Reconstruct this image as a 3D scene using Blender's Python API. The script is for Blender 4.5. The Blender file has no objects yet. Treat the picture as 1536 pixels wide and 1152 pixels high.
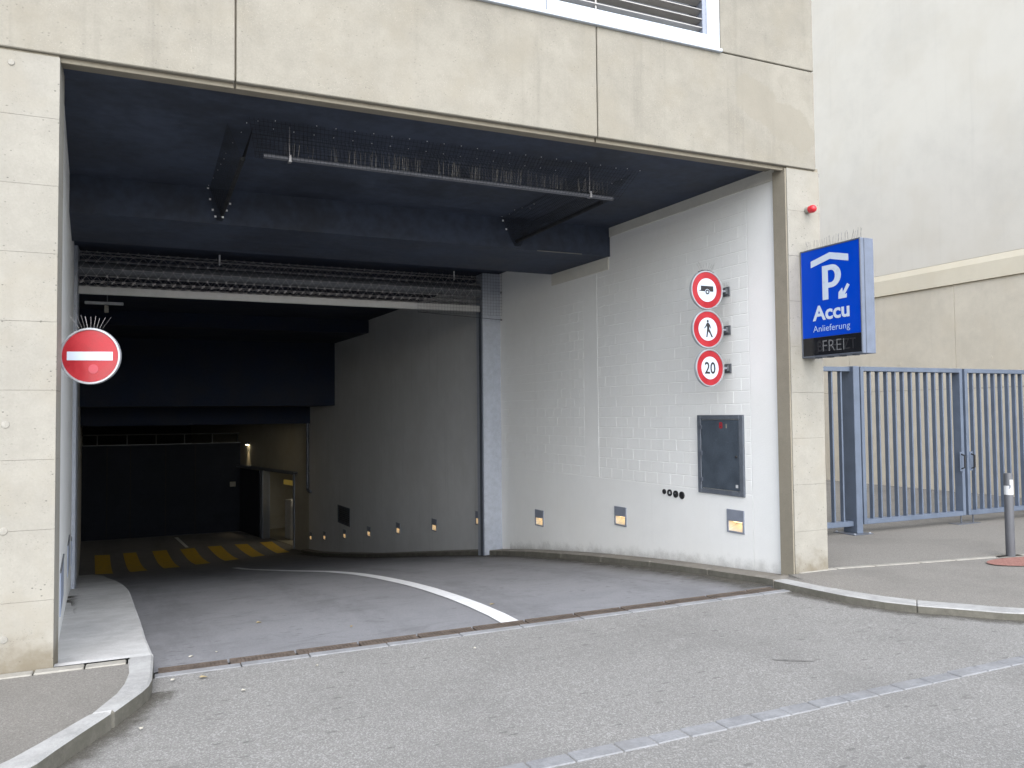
import bpy, bmesh, math, random
from mathutils import Vector, Matrix, noise

random.seed(7)
SC = bpy.context.scene
COL = SC.collection
R = math.radians

# ---------------------------------------------------------------- camera, sky, sun, exposure
cam_data = bpy.data.cameras.new('camera')
cam_data.sensor_width = 36.0
cam_data.lens = 1208.6 / 1536 * 36.0
cam_data.clip_start = 0.05
cam_data.clip_end = 2000
cam = bpy.data.objects.new('camera', cam_data)
COL.objects.link(cam)
yaw, pitch, roll = R(24.359), R(2.1655), R(0.581)
fwd = Vector((math.sin(yaw) * math.cos(pitch), math.cos(yaw) * math.cos(pitch), math.sin(pitch)))
rgt = Vector((math.cos(yaw), -math.sin(yaw), 0))
upv = rgt.cross(fwd)
r2 = rgt * math.cos(roll) - upv * math.sin(roll)
u2 = upv * math.cos(roll) + rgt * math.sin(roll)
cam.matrix_world = Matrix(((r2.x, u2.x, -fwd.x, 0), (r2.y, u2.y, -fwd.y, 0), (r2.z, u2.z, -fwd.z, 1.6), (0, 0, 0, 1)))
SC.camera = cam

SUN_EL, SUN_AZ = R(43), R(-171)          # azimuth measured from +Y towards +X: from the street side, a little left
world = bpy.data.worlds.new('World')
SC.world = world
world.use_nodes = True
wn = world.node_tree
sky = wn.nodes.new('ShaderNodeTexSky')
sky.sky_type = 'NISHITA'
sky.sun_disc = False
sky.sun_elevation = SUN_EL
sky.sun_rotation = SUN_AZ
sky.air_density = 1.0
sky.dust_density = 1.5
sky.ozone_density = 1.0
hs = wn.nodes.new('ShaderNodeHueSaturation')   # an overcast sky: the blue is mostly greyed out
hs.inputs['Saturation'].default_value = 0.50
wn.links.new(sky.outputs[0], hs.inputs['Color'])
bg = wn.nodes['Background']
bg.inputs['Strength'].default_value = 0.15
wn.links.new(hs.outputs[0], bg.inputs['Color'])

sun_data = bpy.data.lights.new('sun', 'SUN')
sun_data.energy = 1.0
sun_data.angle = R(90)
sun_data.color = (1.0, 0.992, 0.975)
sun = bpy.data.objects.new('sun', sun_data)
COL.objects.link(sun)
sdir = Vector((math.sin(SUN_AZ) * math.cos(SUN_EL), math.cos(SUN_AZ) * math.cos(SUN_EL), math.sin(SUN_EL)))
sun.rotation_euler = sdir.to_track_quat('Z', 'Y').to_euler()
sun.location = sdir * 40

vs = SC.view_settings
vs.view_transform = 'Standard'
vs.look = 'None'
vs.gamma = 1
vs.use_curve_mapping = False
vs.exposure = 1.55
SC.render.engine = 'CYCLES'
cy = SC.cycles
cy.max_bounces = 10
cy.diffuse_bounces = 7
cy.glossy_bounces = 3
cy.use_denoising = True
cy.sample_clamp_indirect = 6

# ---------------------------------------------------------------- materials
def new_mat(name):
    m = bpy.data.materials.new(name)
    m.use_nodes = True
    nt = m.node_tree
    b = nt.nodes['Principled BSDF']
    return m, nt, b

def math_node(nt, op, a, b=None):
    n = nt.nodes.new('ShaderNodeMath'); n.operation = op
    for i, v in enumerate((a, b)):
        if v is None: continue
        if isinstance(v, (int, float)): n.inputs[i].default_value = v
        else: nt.links.new(v, n.inputs[i])
    return n.outputs[0]

def ramp(nt, src, lo, hi, a=0.0, b=1.0):
    n = nt.nodes.new('ShaderNodeMapRange')
    n.interpolation_type = 'SMOOTHSTEP'
    nt.links.new(src, n.inputs[0])
    for i, v in enumerate((lo, hi, a, b)): n.inputs[i + 1].default_value = v
    return n.outputs[0]

def mixc(nt, fac, a, b):
    n = nt.nodes.new('ShaderNodeMix'); n.data_type = 'RGBA'
    for i, v in ((0, fac), (6, a), (7, b)):
        if isinstance(v, (int, float)): n.inputs[i].default_value = v
        elif isinstance(v, tuple): n.inputs[i].default_value = (*v, 1)
        else: nt.links.new(v, n.inputs[i])
    return n.outputs[2]

def pos(nt, scale=(1, 1, 1)):
    g = nt.nodes.new('ShaderNodeNewGeometry')
    mp = nt.nodes.new('ShaderNodeMapping')
    mp.inputs['Scale'].default_value = scale
    nt.links.new(g.outputs['Position'], mp.inputs['Vector'])
    return mp.outputs[0]

def noise_tex(nt, vec, scale, detail=4.0, rough=0.6, dist=0.0):
    n = nt.nodes.new('ShaderNodeTexNoise')
    n.inputs['Scale'].default_value = scale
    n.inputs['Detail'].default_value = detail
    n.inputs['Roughness'].default_value = rough
    n.inputs['Distortion'].default_value = dist
    nt.links.new(vec, n.inputs['Vector'])
    return n.outputs[0]

def voronoi(nt, vec, scale, feature='F1', out='Distance'):
    n = nt.nodes.new('ShaderNodeTexVoronoi')
    n.feature = feature
    n.inputs['Scale'].default_value = scale
    nt.links.new(vec, n.inputs['Vector'])
    return n.outputs[out]

def sepxyz(nt):
    g = nt.nodes.new('ShaderNodeNewGeometry')
    s = nt.nodes.new('ShaderNodeSeparateXYZ')
    nt.links.new(g.outputs['Position'], s.inputs[0])
    return s.outputs

def bump(nt, b, h, strength, dist=0.004):
    n = nt.nodes.new('ShaderNodeBump')
    n.inputs['Strength'].default_value = strength
    n.inputs['Distance'].default_value = dist
    nt.links.new(h, n.inputs['Height'])
    nt.links.new(n.outputs[0], b.inputs['Normal'])

def plain(name, col, rough=0.5, metal=0.0, var=0.12, vscale=9.0, fine=120.0, bstr=0.1, emit=None, estr=0.0, worn=None):
    m, nt, b = new_mat(name)
    p = pos(nt)
    n1 = noise_tex(nt, p, vscale, 5)
    n2 = noise_tex(nt, p, fine, 3)
    f = math_node(nt, 'ADD', math_node(nt, 'MULTIPLY', n1, 0.65), math_node(nt, 'MULTIPLY', n2, 0.35))
    lo = tuple(c * (1 - var) for c in col); hi = tuple(min(1, c * (1 + var)) for c in col)
    c = mixc(nt, ramp(nt, f, 0.3, 0.7), lo, hi)
    if worn:
        w = ramp(nt, noise_tex(nt, p, 26, 6, 0.7, 0.6), 0.60, 0.72)
        c = mixc(nt, w, c, worn)
    nt.links.new(c, b.inputs['Base Color'])
    b.inputs['Metallic'].default_value = metal
    nt.links.new(ramp(nt, n1, 0.3, 0.7, max(0.05, rough - 0.1), min(1, rough + 0.1)), b.inputs['Roughness'])
    if bstr: bump(nt, b, n2, bstr, 0.002)
    if emit:
        b.inputs['Emission Color'].default_value = (*emit, 1)
        b.inputs['Emission Strength'].default_value = estr
    return m

def concrete(name, col, warm, var=0.16, pits=0.0, streak=0.0, mottle=2.2, spark=0.0, base_dirt=False, stain=None, cloud=0.5):
    m, nt, b = new_mat(name)
    p = pos(nt)
    big = noise_tex(nt, p, mottle * 0.45, 5, 0.6, 0.6)
    mid = noise_tex(nt, p, mottle * 3, 6, 0.65)
    fine = noise_tex(nt, p, 70, 4, 0.7)
    f = math_node(nt, 'ADD', math_node(nt, 'MULTIPLY', big, cloud), math_node(nt, 'MULTIPLY', mid, 0.35))
    f = math_node(nt, 'ADD', f, math_node(nt, 'MULTIPLY', fine, 0.3))
    lo = tuple(c * (1 - var) for c in col); hi = tuple(c * (1 + var * 0.8) for c in col)
    c = mixc(nt, ramp(nt, f, 0.38 + 0.0, 0.78), lo, hi)
    c = mixc(nt, ramp(nt, noise_tex(nt, p, mottle * 0.8, 4), 0.45, 0.7, 0, 0.55), c, warm)
    if streak:
        st = noise_tex(nt, pos(nt, (5, 5, 0.22)), 1.6, 5, 0.6)
        c = mixc(nt, ramp(nt, st, 0.54, 0.75, 0, streak), c, tuple(x * 0.62 for x in col))
    h = fine
    if pits:
        v = voronoi(nt, pos(nt, (1, 1, 1.5)), 26)
        gate = ramp(nt, noise_tex(nt, p, 5, 3), 0.48, 0.62)
        pit = math_node(nt, 'MULTIPLY', ramp(nt, v, 0.10, 0.2, 1, 0), gate)
        v2 = voronoi(nt, pos(nt, (1, 1, 2.2)), 60)
        pit2 = math_node(nt, 'MULTIPLY', ramp(nt, v2, 0.10, 0.22, 1, 0), ramp(nt, noise_tex(nt, p, 8, 3), 0.5, 0.62))
        pp = math_node(nt, 'MAXIMUM', pit, math_node(nt, 'MULTIPLY', pit2, 0.8))
        c = mixc(nt, math_node(nt, 'MULTIPLY', pp, pits), c, tuple(x * 0.35 for x in col))
        h = math_node(nt, 'SUBTRACT', fine, math_node(nt, 'MULTIPLY', pp, 1.5))
    if spark:
        v = voronoi(nt, p, 75)
        s = math_node(nt, 'MULTIPLY', ramp(nt, v, 0.1, 0.22, 1, 0), ramp(nt, noise_tex(nt, p, 3, 3), 0.42, 0.6))
        c = mixc(nt, math_node(nt, 'MULTIPLY', s, spark), c, tuple(min(1, x * 1.55) for x in col))
    x, y, z = sepxyz(nt)
    if base_dirt:
        wob = math_node(nt, 'ADD', z, math_node(nt, 'MULTIPLY', noise_tex(nt, p, 7, 5), -0.5))
        d = ramp(nt, wob, -0.28, 0.03, 0.8, 0)
        c = mixc(nt, d, c, (0.15, 0.125, 0.085))
    if stain:
        cx, cz, wx, wz, scol = stain
        dx = math_node(nt, 'DIVIDE', math_node(nt, 'SUBTRACT', x, cx), wx)
        dz = math_node(nt, 'DIVIDE', math_node(nt, 'SUBTRACT', math_node(nt, 'ADD', z, math_node(nt, 'MULTIPLY', math_node(nt, 'SUBTRACT', x, cx), 0.42)), cz), wz)
        rr = math_node(nt, 'SQRT', math_node(nt, 'ADD', math_node(nt, 'MULTIPLY', dx, dx), math_node(nt, 'MULTIPLY', dz, dz)))
        rr = math_node(nt, 'ADD', rr, math_node(nt, 'MULTIPLY', math_node(nt, 'SUBTRACT', noise_tex(nt, p, 4.5, 7, 0.7), 0.5), 2.2))
        c = mixc(nt, ramp(nt, rr, 0.85, 1.0, 0.62, 0), c, scol)
    nt.links.new(c, b.inputs['Base Color'])
    b.inputs['Roughness'].default_value = 0.85
    b.inputs['Specular IOR Level'].default_value = 0.25
    bump(nt, b, h, 0.35, 0.004)
    return m

def asphalt(name, base, light, dark, stone=(0.5, 0.5, 0.48), scale=150.0, amount=0.6, patch=0.25, marks=0.0, tracks=False, flecks=0.0):
    m, nt, b = new_mat(name)
    p = pos(nt)
    v = nt.nodes.new('ShaderNodeTexVoronoi')
    v.inputs['Scale'].default_value = scale
    nt.links.new(p, v.inputs['Vector'])
    sep = nt.nodes.new('ShaderNodeSeparateColor')
    nt.links.new(v.outputs['Color'], sep.inputs[0])
    c = mixc(nt, sep.outputs[0], dark, light)
    s = ramp(nt, sep.outputs[1], 0.80, 0.9, 0, amount)
    c = mixc(nt, s, c, stone)
    v3 = nt.nodes.new('ShaderNodeTexVoronoi')
    v3.inputs['Scale'].default_value = scale * 0.6
    nt.links.new(p, v3.inputs['Vector'])
    sep3 = nt.nodes.new('ShaderNodeSeparateColor')
    nt.links.new(v3.outputs['Color'], sep3.inputs[0])
    c = mixc(nt, ramp(nt, sep3.outputs[2], 0.86, 0.92, 0, amount * 0.8), c, stone)
    c = mixc(nt, ramp(nt, sep3.outputs[0], 0.86, 0.92, 0, 0.6), c, dark)
    big = noise_tex(nt, p, 0.9, 6, 0.65, 0.4)
    c = mixc(nt, ramp(nt, big, 0.42, 0.72, 0, patch), c, tuple(x * 0.6 for x in base))
    mid = noise_tex(nt, p, 9, 5, 0.7)
    c = mixc(nt, ramp(nt, mid, 0.5, 0.8, 0, 0.3), c, base)
    if marks:
        a = noise_tex(nt, pos(nt, (2.0, 9, 1)), 1.3, 6, 0.72, 0.5)
        c = mixc(nt, ramp(nt, a, 0.62, 0.70, 0, marks), c, tuple(x * 0.5 for x in base))
    if flecks:                                   # small dark chips and oil drips
        fp = pos(nt, (3.0, 8.0, 3.0))
        fv = voronoi(nt, fp, 1.9)
        fl = math_node(nt, 'MULTIPLY', ramp(nt, fv, 0.12, 0.22, 1, 0), ramp(nt, noise_tex(nt, p, 2.3, 3), 0.48, 0.56))
        c = mixc(nt, math_node(nt, 'MULTIPLY', fl, flecks), c, tuple(x * 0.4 for x in base))
    if tracks:                                   # dark wheel lanes down the ramp, dirt swept against the right kerb
        x, y, z = sepxyz(nt)
        u = math_node(nt, 'ADD', x, math_node(nt, 'MULTIPLY', math_node(nt, 'SUBTRACT', y, 6.18), math.tan(R(3.4))))
        u = math_node(nt, 'ADD', u, math_node(nt, 'MULTIPLY', math_node(nt, 'SUBTRACT', noise_tex(nt, pos(nt, (1, .35, 1)), 0.7, 3), 0.5), 0.9))
        w = math_node(nt, 'SINE', math_node(nt, 'MULTIPLY', u, 4.4))
        w = math_node(nt, 'MULTIPLY', ramp(nt, w, 0.0, 1.0), ramp(nt, noise_tex(nt, pos(nt, (3, .8, 1)), 1.5, 5, 0.7), 0.3, 0.7))
        c = mixc(nt, math_node(nt, 'MULTIPLY', w, 0.45), c, tuple(q * 0.55 for q in base))
        k = math_node(nt, 'ADD', u, math_node(nt, 'MULTIPLY', noise_tex(nt, p, 2.5, 5), 0.9))
        c = mixc(nt, ramp(nt, k, 5.15, 6.0, 0, 0.55), c, (0.10, 0.093, 0.078))
        t2 = noise_tex(nt, pos(nt, (1.0, 1.6, 1)), 2.2, 7, 0.75, 0.8)
        c = mixc(nt, ramp(nt, t2, 0.50, 0.68, 0, 0.45), c, tuple(q * 0.62 for q in base))
    nt.links.new(c, b.inputs['Base Color'])
    b.inputs['Roughness'].default_value = 0.88
    b.inputs['Specular IOR Level'].default_value = 0.25
    bump(nt, b, v.outputs['Distance'], 0.6, 0.004)
    return m

def glow(name, col, strength):
    m, nt, b = new_mat(name)
    p = pos(nt)
    n = noise_tex(nt, p, 60, 3)
    c = mixc(nt, n, tuple(x * 0.8 for x in col), col)
    nt.links.new(c, b.inputs['Emission Color'])
    b.inputs['Emission Strength'].default_value = strength
    b.inputs['Base Color'].default_value = (*col, 1)
    return m

M = {}
M['facade'] = concrete('facade_precast', (0.268, 0.252, 0.214), (0.254, 0.232, 0.186), 0.17, spark=0.7, pits=0.35, mottle=2.3, streak=0.30,
                       stain=(5.55, 4.47, 0.62, 0.22, (0.243, 0.224, 0.183)))
M['pillar'] = concrete('pillar_concrete', (0.308, 0.294, 0.258), (0.29, 0.268, 0.222), 0.12, pits=0.85, mottle=2.6, base_dirt=True, streak=0.12)
M['jamb'] = concrete('jamb_concrete', (0.27, 0.243, 0.192), (0.255, 0.225, 0.173), 0.14, pits=0.3, mottle=3)
M['joint'] = plain('joint_sealant', (0.23, 0.205, 0.16), 0.8)
M['ceiling'] = plain('ceiling_dark_paint', (0.031, 0.041, 0.066), 0.75, var=0.45, vscale=1.1, fine=9, bstr=0.25)
M['ceiling_deep'] = plain('ceiling_paint_shaded', (0.010, 0.017, 0.038), 0.85, var=0.3, vscale=1.6, fine=30, bstr=0.1)  # ceiling paint again, darker: the deep tunnel's shade put into the colour
M['white'] = concrete('white_wall_paint', (0.785, 0.787, 0.773), (0.77, 0.767, 0.745), 0.035, mottle=1.6, streak=0.07)
M['white_inner'] = concrete('white_wall_paint_shaded', (0.60, 0.605, 0.605), (0.55, 0.552, 0.545), 0.07, mottle=1.2, streak=0.25)  # white wall paint again, darkened: shade past the grille put into the colour
M['strip'] = concrete('shaded_wall_strip', (0.62, 0.605, 0.55), (0.59, 0.565, 0.50), 0.1)  # white wall paint toned down: mostly shade under the ceiling, put into the colour
M['street'] = asphalt('street_asphalt', (0.214, 0.21, 0.20), (0.252, 0.247, 0.237), (0.175, 0.172, 0.164), (0.42, 0.417, 0.405), scale=180, amount=0.5, patch=0.34, marks=0.42, flecks=0.5)
M['ramp'] = asphalt('ramp_asphalt', (0.235, 0.237, 0.25), (0.258, 0.26, 0.274), (0.205, 0.207, 0.22), (0.32, 0.32, 0.32), scale=190, amount=0.25, patch=0.35, marks=0.5, tracks=True, flecks=0.6)
M['pavement'] = asphalt('pavement_asphalt', (0.195, 0.185, 0.168), (0.235, 0.223, 0.204), (0.155, 0.147, 0.134), (0.32, 0.31, 0.29), scale=210, amount=0.4, patch=0.4, marks=0.25)
M['walkway'] = concrete('walkway_concrete', (0.50, 0.50, 0.495), (0.41, 0.405, 0.395), 0.25, mottle=2.5, streak=0.0)
M['kerb'] = concrete('kerb_stone', (0.35, 0.35, 0.345), (0.31, 0.308, 0.298), 0.24, spark=0.5, mottle=6, streak=0.0)
M['kerb_face'] = concrete('kerb_dirty_face', (0.135, 0.128, 0.108), (0.10, 0.098, 0.078), 0.3, mottle=7, streak=0.6)
M['kerb_old'] = concrete('kerb_concrete', (0.23, 0.215, 0.19), (0.20, 0.18, 0.15), 0.25, mottle=5)
M['granite'] = concrete('granite_sett', (0.235, 0.24, 0.25), (0.215, 0.215, 0.215), 0.3, spark=0.4, mottle=6)
M['pale_stone'] = concrete('pale_stone', (0.31, 0.297, 0.265), (0.27, 0.25, 0.21), 0.25, mottle=6)
M['rust'] = plain('rusty_grate', (0.105, 0.082, 0.066), 0.85, 0.1, 0.35, 14, 90, 0.5)
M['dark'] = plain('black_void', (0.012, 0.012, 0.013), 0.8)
M['white_line'] = plain('white_road_paint', (0.74, 0.75, 0.76), 0.7, var=0.1, vscale=14, fine=160, bstr=0.3, worn=(0.5, 0.5, 0.5))
M['yellow_line'] = plain('yellow_road_paint', (0.62, 0.42, 0.05), 0.7, var=0.2, vscale=8, worn=(0.3, 0.23, 0.08))
M['galv'] = plain('galvanised_steel', (0.40, 0.43, 0.49), 0.5, 0.25, 0.12, 12, 60, 0.05)
M['gate'] = plain('gate_blue_grey_paint', (0.108, 0.136, 0.188), 0.45, 0.1, 0.12, 5, 80, 0.05)
M['sign_frame'] = plain('sign_grey_metal', (0.135, 0.16, 0.215), 0.5, 0.1, 0.15)
M['bezel'] = plain('sign_dark_edge', (0.11, 0.125, 0.155), 0.45, 0.3)
M['blue'] = plain('sign_blue_acrylic', (0.0, 0.048, 0.44), 0.4, 0, 0.03, bstr=0.0)
M['sign_white'] = plain('sign_white_film', (0.52, 0.59, 0.69), 0.35, 0, 0.03, bstr=0)
M['sign_pale'] = plain('sign_pale_blue_film', (0.36, 0.47, 0.68), 0.35, 0, 0.03, bstr=0)
M['red'] = plain('sign_red_film', (0.34, 0.013, 0.021), 0.38, 0, 0.16, bstr=0)
M['pink'] = plain('faded_sticker', (0.42, 0.06, 0.08), 0.5)
M['symbol'] = plain('sign_black_film', (0.018, 0.018, 0.02), 0.45, 0, 0.1, bstr=0)
M['display'] = plain('display_glass', (0.008, 0.009, 0.012), 0.15, 0, 0.2, bstr=0)
M['segment'] = plain('unlit_segments', (0.14, 0.143, 0.148), 0.5)
M['ghost_segment'] = plain('unlit_segments_dim', (0.014, 0.0155, 0.019), 0.5)
M['rim'] = plain('sign_rim_aluminium', (0.42, 0.44, 0.47), 0.42, 0.5, 0.08)
M['bracket'] = plain('bracket_grey', (0.16, 0.17, 0.185), 0.5, 0.4)
M['wire'] = plain('spike_wire', (0.24, 0.23, 0.215), 0.4, 0.7)
M['cabinet'] = plain('cabinet_slate_paint', (0.062, 0.078, 0.10), 0.42, 0.1, 0.2, 6, 60, 0.08, worn=(0.10, 0.118, 0.14))
M['cabinet_frame'] = plain('cabinet_frame_paint', (0.115, 0.13, 0.155), 0.5, 0.15, 0.18, worn=(0.19, 0.2, 0.21))
M['black_plastic'] = plain('black_plastic', (0.014, 0.014, 0.016), 0.4)
M['lamp_plate'] = plain('lamp_faceplate', (0.26, 0.285, 0.345), 0.45, 0.3, 0.1)
M['lens'] = glow('lamp_lens_warm', (1.0, 0.72, 0.40), 1.5)
M['reflector'] = plain('lamp_reflector', (0.62, 0.58, 0.48), 0.5, 0.0)
M['lit_tube'] = glow('lit_tube', (1.0, 0.87, 0.62), 9.0)
M['spot_lens'] = glow('spot_lens', (1.0, 0.85, 0.55), 12.0)
M['red_cap'] = plain('red_lamp_cap', (0.50, 0.02, 0.03), 0.3, 0, 0.1)
M['grille'] = plain('grille_steel', (0.34, 0.33, 0.34), 0.4, 0.6, 0.15)
M['bar'] = plain('grille_bottom_bar', (0.42, 0.42, 0.42), 0.5, 0.3, 0.12)
M['net'] = plain('black_net_cord', (0.010, 0.011, 0.014), 0.8)
M['pipe'] = plain('grey_pipe', (0.115, 0.12, 0.14), 0.5, 0.2)
M['pin'] = plain('bright_pin', (0.85, 0.85, 0.85), 0.4, 0.1)
M['window_frame'] = plain('window_white_aluminium', (0.50, 0.55, 0.615), 0.4, 0.1, 0.04, bstr=0)
M['slat'] = plain('blind_slat', (0.40, 0.385, 0.365), 0.4, 0.3, 0.08)
M['glass'] = plain('window_dark_glass', (0.03, 0.035, 0.042), 0.08, 0, 0.15, bstr=0)
M['plaster'] = concrete('neighbour_plaster', (0.605, 0.572, 0.505), (0.59, 0.548, 0.468), 0.07, mottle=1.1, streak=0.09, cloud=0.7)
M['ledge'] = concrete('neighbour_ledge', (0.64, 0.585, 0.465), (0.615, 0.55, 0.42), 0.05, mottle=2)
M['boarded'] = concrete('neighbour_concrete', (0.59, 0.54, 0.445), (0.568, 0.508, 0.405), 0.11, pits=0.2, mottle=2.0, streak=0.14)
M['bollard'] = plain('bollard_grey', (0.085, 0.088, 0.098), 0.5, 0.1)
M['sticker'] = plain('white_sticker', (0.52, 0.53, 0.54), 0.5, bstr=0)
M['red_patch'] = asphalt('red_brown_patch', (0.24, 0.12, 0.10), (0.30, 0.155, 0.13), (0.19, 0.09, 0.075), (0.32, 0.2, 0.17), scale=90, amount=0.2, patch=0.1)
M['leaf'] = plain('dry_leaf', (0.30, 0.24, 0.13), 0.7)
M['paper'] = plain('pale_litter', (0.42, 0.40, 0.34), 0.7)
M['blue_panel'] = plain('blue_grey_sheet', (0.34, 0.39, 0.50), 0.45, 0.1)
M['deep_wall'] = concrete('garage_wall_paint', (0.30, 0.285, 0.24), (0.27, 0.25, 0.20), 0.1)
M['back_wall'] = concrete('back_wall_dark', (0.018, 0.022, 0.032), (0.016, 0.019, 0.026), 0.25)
M['door_metal'] = plain('door_frame_metal', (0.24, 0.27, 0.33), 0.45, 0.2)
M['yellow_sign'] = plain('yellow_sign', (0.55, 0.40, 0.06), 0.5, emit=(1.0, 0.7, 0.15), estr=0.03)
M['ground'] = M['pavement']
M['tar'] = plain('old_tar', (0.15, 0.147, 0.14), 0.7, 0, 0.3, 20, 200, 0.3)
M['blue'].node_tree.nodes['Principled BSDF'].inputs['Specular IOR Level'].default_value = 0.15

def dirt(name, col, lo, hi, scale, most=0.75):
    # loose grit and grime lying on a strip: thick at its inner edge, thinning out and broken up by noise
    m, nt, b = new_mat(name)
    at = nt.nodes.new('ShaderNodeAttribute'); at.attribute_name = 'edge'
    p = pos(nt)
    v = math_node(nt, 'ADD', math_node(nt, 'MULTIPLY', at.outputs['Fac'], 0.62), math_node(nt, 'MULTIPLY', noise_tex(nt, p, scale, 7, 0.72), 0.75))
    nt.links.new(ramp(nt, v, lo, hi, 0, most), b.inputs['Alpha'])
    nt.links.new(mixc(nt, noise_tex(nt, p, scale * 9, 3), tuple(x * .6 for x in col), tuple(x * 1.4 for x in col)), b.inputs['Base Color'])
    b.inputs['Roughness'].default_value = 0.95
    return m
M['grit'] = dirt('kerb_grit', (0.095, 0.088, 0.072), 0.52, 0.95, 6.0)
M['scuff'] = dirt('wall_grime', (0.20, 0.19, 0.165), 0.70, 1.1, 5.0, 0.30)

# ---------------------------------------------------------------- geometry helpers
WM = {}

class Frame:
    def __init__(self, o, ex, ey, ez):
        self.o, self.ex, self.ey, self.ez = Vector(o), Vector(ex).normalized(), Vector(ey).normalized(), Vector(ez).normalized()
    def __call__(self, a, b, c):
        return self.o + self.ex * a + self.ey * b + self.ez * c

WORLD = Frame((0, 0, 0), (1, 0, 0), (0, 1, 0), (0, 0, 1))

class MB:
    def __init__(self, fr=WORLD):
        self.v, self.f, self.fr = [], [], fr
    def add(self, vs, fs):
        n = len(self.v)
        self.v += [Vector(x) for x in vs]
        self.f += [tuple(i + n for i in f) for f in fs]
        return self
    def box(self, lo, hi, fr=None):
        fr = fr or self.fr
        x0, y0, z0 = lo; x1, y1, z1 = hi
        vs = [fr(x, y, z) for x in (x0, x1) for y in (y0, y1) for z in (z0, z1)]
        return self.add(vs, [(0, 1, 3, 2), (4, 6, 7, 5), (0, 4, 5, 1), (2, 3, 7, 6), (0, 2, 6, 4), (1, 5, 7, 3)])
    def prism(self, poly, d0, d1, fr=None):          # 2D outline in the frame's a, c plane, depth along b
        fr = fr or self.fr
        n = len(poly)
        vs = [fr(a, d0, c) for a, c in poly] + [fr(a, d1, c) for a, c in poly]
        fs = [tuple(range(n)), tuple(range(2 * n - 1, n - 1, -1))]
        fs += [(i, i + n, (i + 1) % n + n, (i + 1) % n) for i in range(n)]
        return self.add(vs, fs)
    def slab(self, poly, z0, z1):                     # plan outline (x, y[, z]) extruded in z
        n = len(poly)
        vs = [Vector((p[0], p[1], z0)) for p in poly] + [Vector((p[0], p[1], p[2] if len(p) > 2 else z1)) for p in poly]
        fs = [tuple(range(n - 1, -1, -1)), tuple(range(n, 2 * n))]
        fs += [(i, (i + 1) % n, (i + 1) % n + n, i + n) for i in range(n)]
        return self.add(vs, fs)
    def tube(self, path, r, n=8, caps=True):
        pts = [Vector(p) for p in path]
        rings = []
        for i, p in enumerate(pts):
            t = (pts[min(i + 1, len(pts) - 1)] - pts[max(i - 1, 0)]).normalized()
            ref = Vector((0, 0, 1)) if abs(t.z) < 0.9 else Vector((1, 0, 0))
            a = t.cross(ref).normalized(); b = t.cross(a).normalized()
            rr = r[i] if isinstance(r, (list, tuple)) else r
            rings.append([p + (a * math.cos(2 * math.pi * k / n) + b * math.sin(2 * math.pi * k / n)) * rr for k in range(n)])
        vs = [v for ring in rings for v in ring]
        fs = []
        for i in range(len(pts) - 1):
            for k in range(n):
                k2 = (k + 1) % n
                fs.append((i * n + k, i * n + k2, (i + 1) * n + k2, (i + 1) * n + k))
        if caps and n > 2:
            fs.append(tuple(range(n - 1, -1, -1)))
            m = (len(pts) - 1) * n
            fs.append(tuple(range(m, m + n)))
        return self.add(vs, fs)
    def lathe(self, prof, fr=None, n=40):             # profile (radius, b) about the frame's b axis
        fr = fr or self.fr
        vs, fs = [], []
        for r, h in prof:
            for k in range(n):
                t = 2 * math.pi * k / n
                vs.append(fr(r * math.cos(t), h, r * math.sin(t)))
        for i in range(len(prof) - 1):
            for k in range(n):
                k2 = (k + 1) % n
                fs.append((i * n + k, i * n + k2, (i + 1) * n + k2, (i + 1) * n + k))
        fs.append(tuple(range(n - 1, -1, -1)))
        m = (len(prof) - 1) * n
        fs.append(tuple(range(m, m + n)))
        return self.add(vs, fs)
    def build(self, name, mat, parent=None, bevel=0.0, smooth=False, kind=None, origin=None):
        wm = WM.get(parent.name, Matrix()) if parent else Matrix()
        inv = wm.inverted()
        if origin is not None: inv = Matrix.Translation(-Vector(origin))
        me = bpy.data.meshes.new(name)
        me.from_pydata([inv @ v for v in self.v], [], self.f)
        bm = bmesh.new(); bm.from_mesh(me)
        bmesh.ops.recalc_face_normals(bm, faces=bm.faces)
        if bevel:
            ed = [e for e in bm.edges if len(e.link_faces) == 2 and e.calc_face_angle(0) > 0.5]
            bmesh.ops.bevel(bm, geom=ed, offset=bevel, segments=1, affect='EDGES', clamp_overlap=True)
        bm.to_mesh(me); bm.free()
        if smooth:
            for p in me.polygons: p.use_smooth = True
            try: me.set_sharp_from_angle(angle=R(38))
            except Exception: pass
        me.materials.append(M[mat] if isinstance(mat, str) else mat)
        o = bpy.data.objects.new(name, me)
        COL.objects.link(o)
        if parent: o.parent = parent
        if origin is not None: o.location = origin
        WM[o.name] = wm
        if kind: o['kind'] = kind
        return o

def thing(name, label, cat, loc=(0, 0, 0), group=None, rot=0.0):
    o = bpy.data.objects.new(name, None)
    COL.objects.link(o)
    o.empty_display_size = 0.1
    o.location = loc
    o.rotation_euler = (0, 0, rot)
    WM[o.name] = Matrix.Translation(Vector(loc)) @ Matrix.Rotation(rot, 4, 'Z')
    o['label'] = label; o['category'] = cat
    if group: o['group'] = group
    return o

def tag(o, label, cat, group=None):
    o['label'] = label; o['category'] = cat
    if group: o['group'] = group
    return o

def struct_root(name):
    o = bpy.data.objects.new(name, None)
    COL.objects.link(o)
    o['kind'] = 'structure'
    WM[o.name] = Matrix()
    return o

def copy_tree(o, parent=None):
    c = o.copy(); COL.objects.link(c)
    c.parent = parent
    for ch in o.children: copy_tree(ch, c)
    return c

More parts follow.
